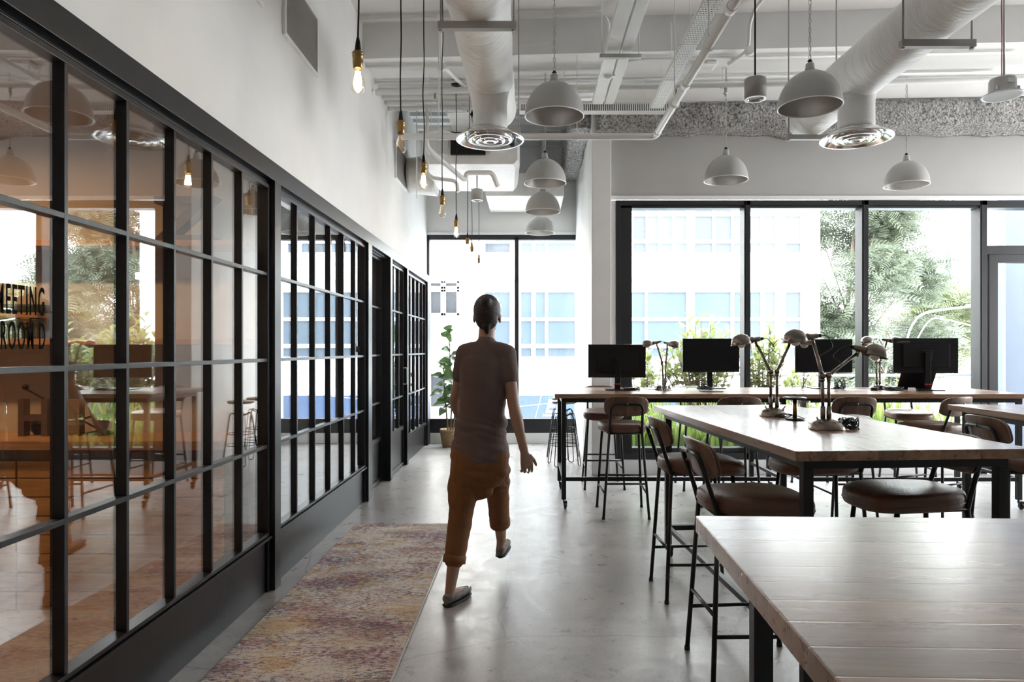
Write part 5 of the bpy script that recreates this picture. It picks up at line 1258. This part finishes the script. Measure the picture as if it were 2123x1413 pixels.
# eyes and hair
for s in (-1, 1):
    e_ = MB().ball(head+Vector((s*.029, .0705, .022)), .0120, 14, 10).build('eye', M['trimw'], person)
    MB().ball(head+Vector((s*.029, .0802, .022)), .0046, 10, 8).build('iris', M['ink'], e_)
hb = MB(); hb.ball(head+Vector((0, -.022, .046)), .086, 20, 14, (.94, 1.10, 1.10)); hb.ball(head+Vector((0, -.052, -.005)), .062, 16, 10, (1.1, .8, 1.15)); hb.ball(head+Vector((0, .02, .085)), .058, 16, 10, (1.1, 1.2, .7))
hb.ball(head+Vector((0, -.095, .09)), .034, 14, 10); hb.tube([head+Vector((0, -.08, -.04)), head+Vector((.005, -.062, -.095))], [.03, .012], 10)
fuse(hb, 'hair', plain('dark_hair', (.018, .012, .010), .55, bump=.5, bscale=120), person, .007, 3)
# T-shirt: torso and short sleeves
shirt = plain('grey_brown_jersey', (.125, .088, .078), .85, bump=.15, bscale=35, vary=.06)
b = MB()
loft(b, [(V(-.290, 4.012, .815), .170, .146), (V(-.288, 4.008, .87), .172, .142), (V(-.284, 4.0, .96), .156, .120), (V(-.274, 3.99, 1.10), .136, .108), (chest, .145, .112), (V(-.258, 3.99, 1.37), .145, .100), (V(-.254, 3.99, 1.43), .110, .078), (V(-.252, 3.995, 1.478), .066, .062)], n=28)
for k in range(0): b.tube([V(-.45+.02*k, 3.885-.004*k, .99-.03*k), V(-.30, 3.868, .945-.025*k+.02*math.sin(k)), V(-.14, 3.885, .965-.022*k)], .010, 8)
for sh, el in ((shL, elL), (shR, elR)):
    loft(b, [(V(-.256, 3.99, 1.440), .066, .066), (sh.lerp(V(-.256, 3.99, 1.445), .4), .066, .064), (sh, .060, .061)], side=(0, 1, 0), n=18)
    loft(b, [(sh, .060, .061), (sh.lerp(el, .22), .056, .059), (sh.lerp(el, .45), .054, .056)], n=18)
fuse(b, 'shirt', shirt, person, .0065, 4, (.011, 5, 18, .95))
tr = plain('rust_brown_trousers', (.18, .072, .02), .8, bump=.15, bscale=30, vary=.08)
b = MB()
loft(b, [(V(-.287, 4.0, .90), .158, .118), (V(-.288, 4.0, .83), .172, .130), (V(-.288, 4.0, .74), .168, .124), (V(-.29, 4.01, .655), .120, .090)], n=28)
loft(b, [(hpL, .090, .100), (hpL.lerp(knL, .5), .088, .092), (knL, .072, .076), (knL.lerp(anL, .35), .066, .070), (knL.lerp(anL, .60), .060, .064)], n=20)
loft(b, [(hpR, .088, .090), (hpR.lerp(knR, .5), .086, .086), (knR, .072, .078), (knR.lerp(anR, .35), .066, .070), (knR.lerp(anR, .58), .060, .064)], n=20)
fuse(b, 'trousers', tr, person, .0065, 4, (.008, 7, 15, .66))
for kn, an, f in ((knL, anL, .62), (knR, anR, .60)):
    c = kn.lerp(an, f); d = (an-kn).normalized(); cf = MB().rings([ell(c+d*q, d, r, r*1.05, (1, 0, 0)) for q, r in ((-.03, .062), (-.028, .067), (.012, .066), (.016, .060), (.010, .052), (-.028, .052))], closed=False, cap=False); cf.build('cuff', tr, person)
shoe_m = plain('patterned_slip_on_shoe', (.16, .14, .13), .7, vary=.5, vscale=35)
for an, toe in ((anL, Vector((.42, .88, 0)).normalized()), (anR, Vector((.1, .97, .05)).normalized())):
    h = an+Vector((0, -.01, -.052))-toe*.035; sb = MB(); z0 = Vector((0, 0, -.024 if an is anL else -.024)); sd = Vector((toe.y, -toe.x, 0)).normalized()
    R = []
    for a, w, zt, in ((-.012, .012, .02), (0, .030, .030), (.05, .036, .028), (.11, .042, .022), (.17, .044, .016), (.215, .036, .006), (.24, .018, -.006), (.246, .006, -.010)):
        c = h+toe*a; R.append([c+sd*w*math.cos(q)+Vector((0, 0, (max(zt, -.01)*max(0, math.sin(q))+(-.028)*max(0, -math.sin(q)))*1.0-.0)) for q in [2*math.pi*i/20 for i in range(20)]])
    so = sb.rings(R).build('shoe', shoe_m, person)
    R = [[h+toe*a+sd*w*math.cos(q)*1.04+Vector((0, 0, -.034+.007*math.sin(q))) for q in [2*math.pi*i/20 for i in range(20)]] for a, w in ((-.016, .014), (0, .031), (.05, .037), (.11, .043), (.17, .045), (.215, .037), (.246, .012))]
    MB().rings(R).build('sole', M['rubber'], so)
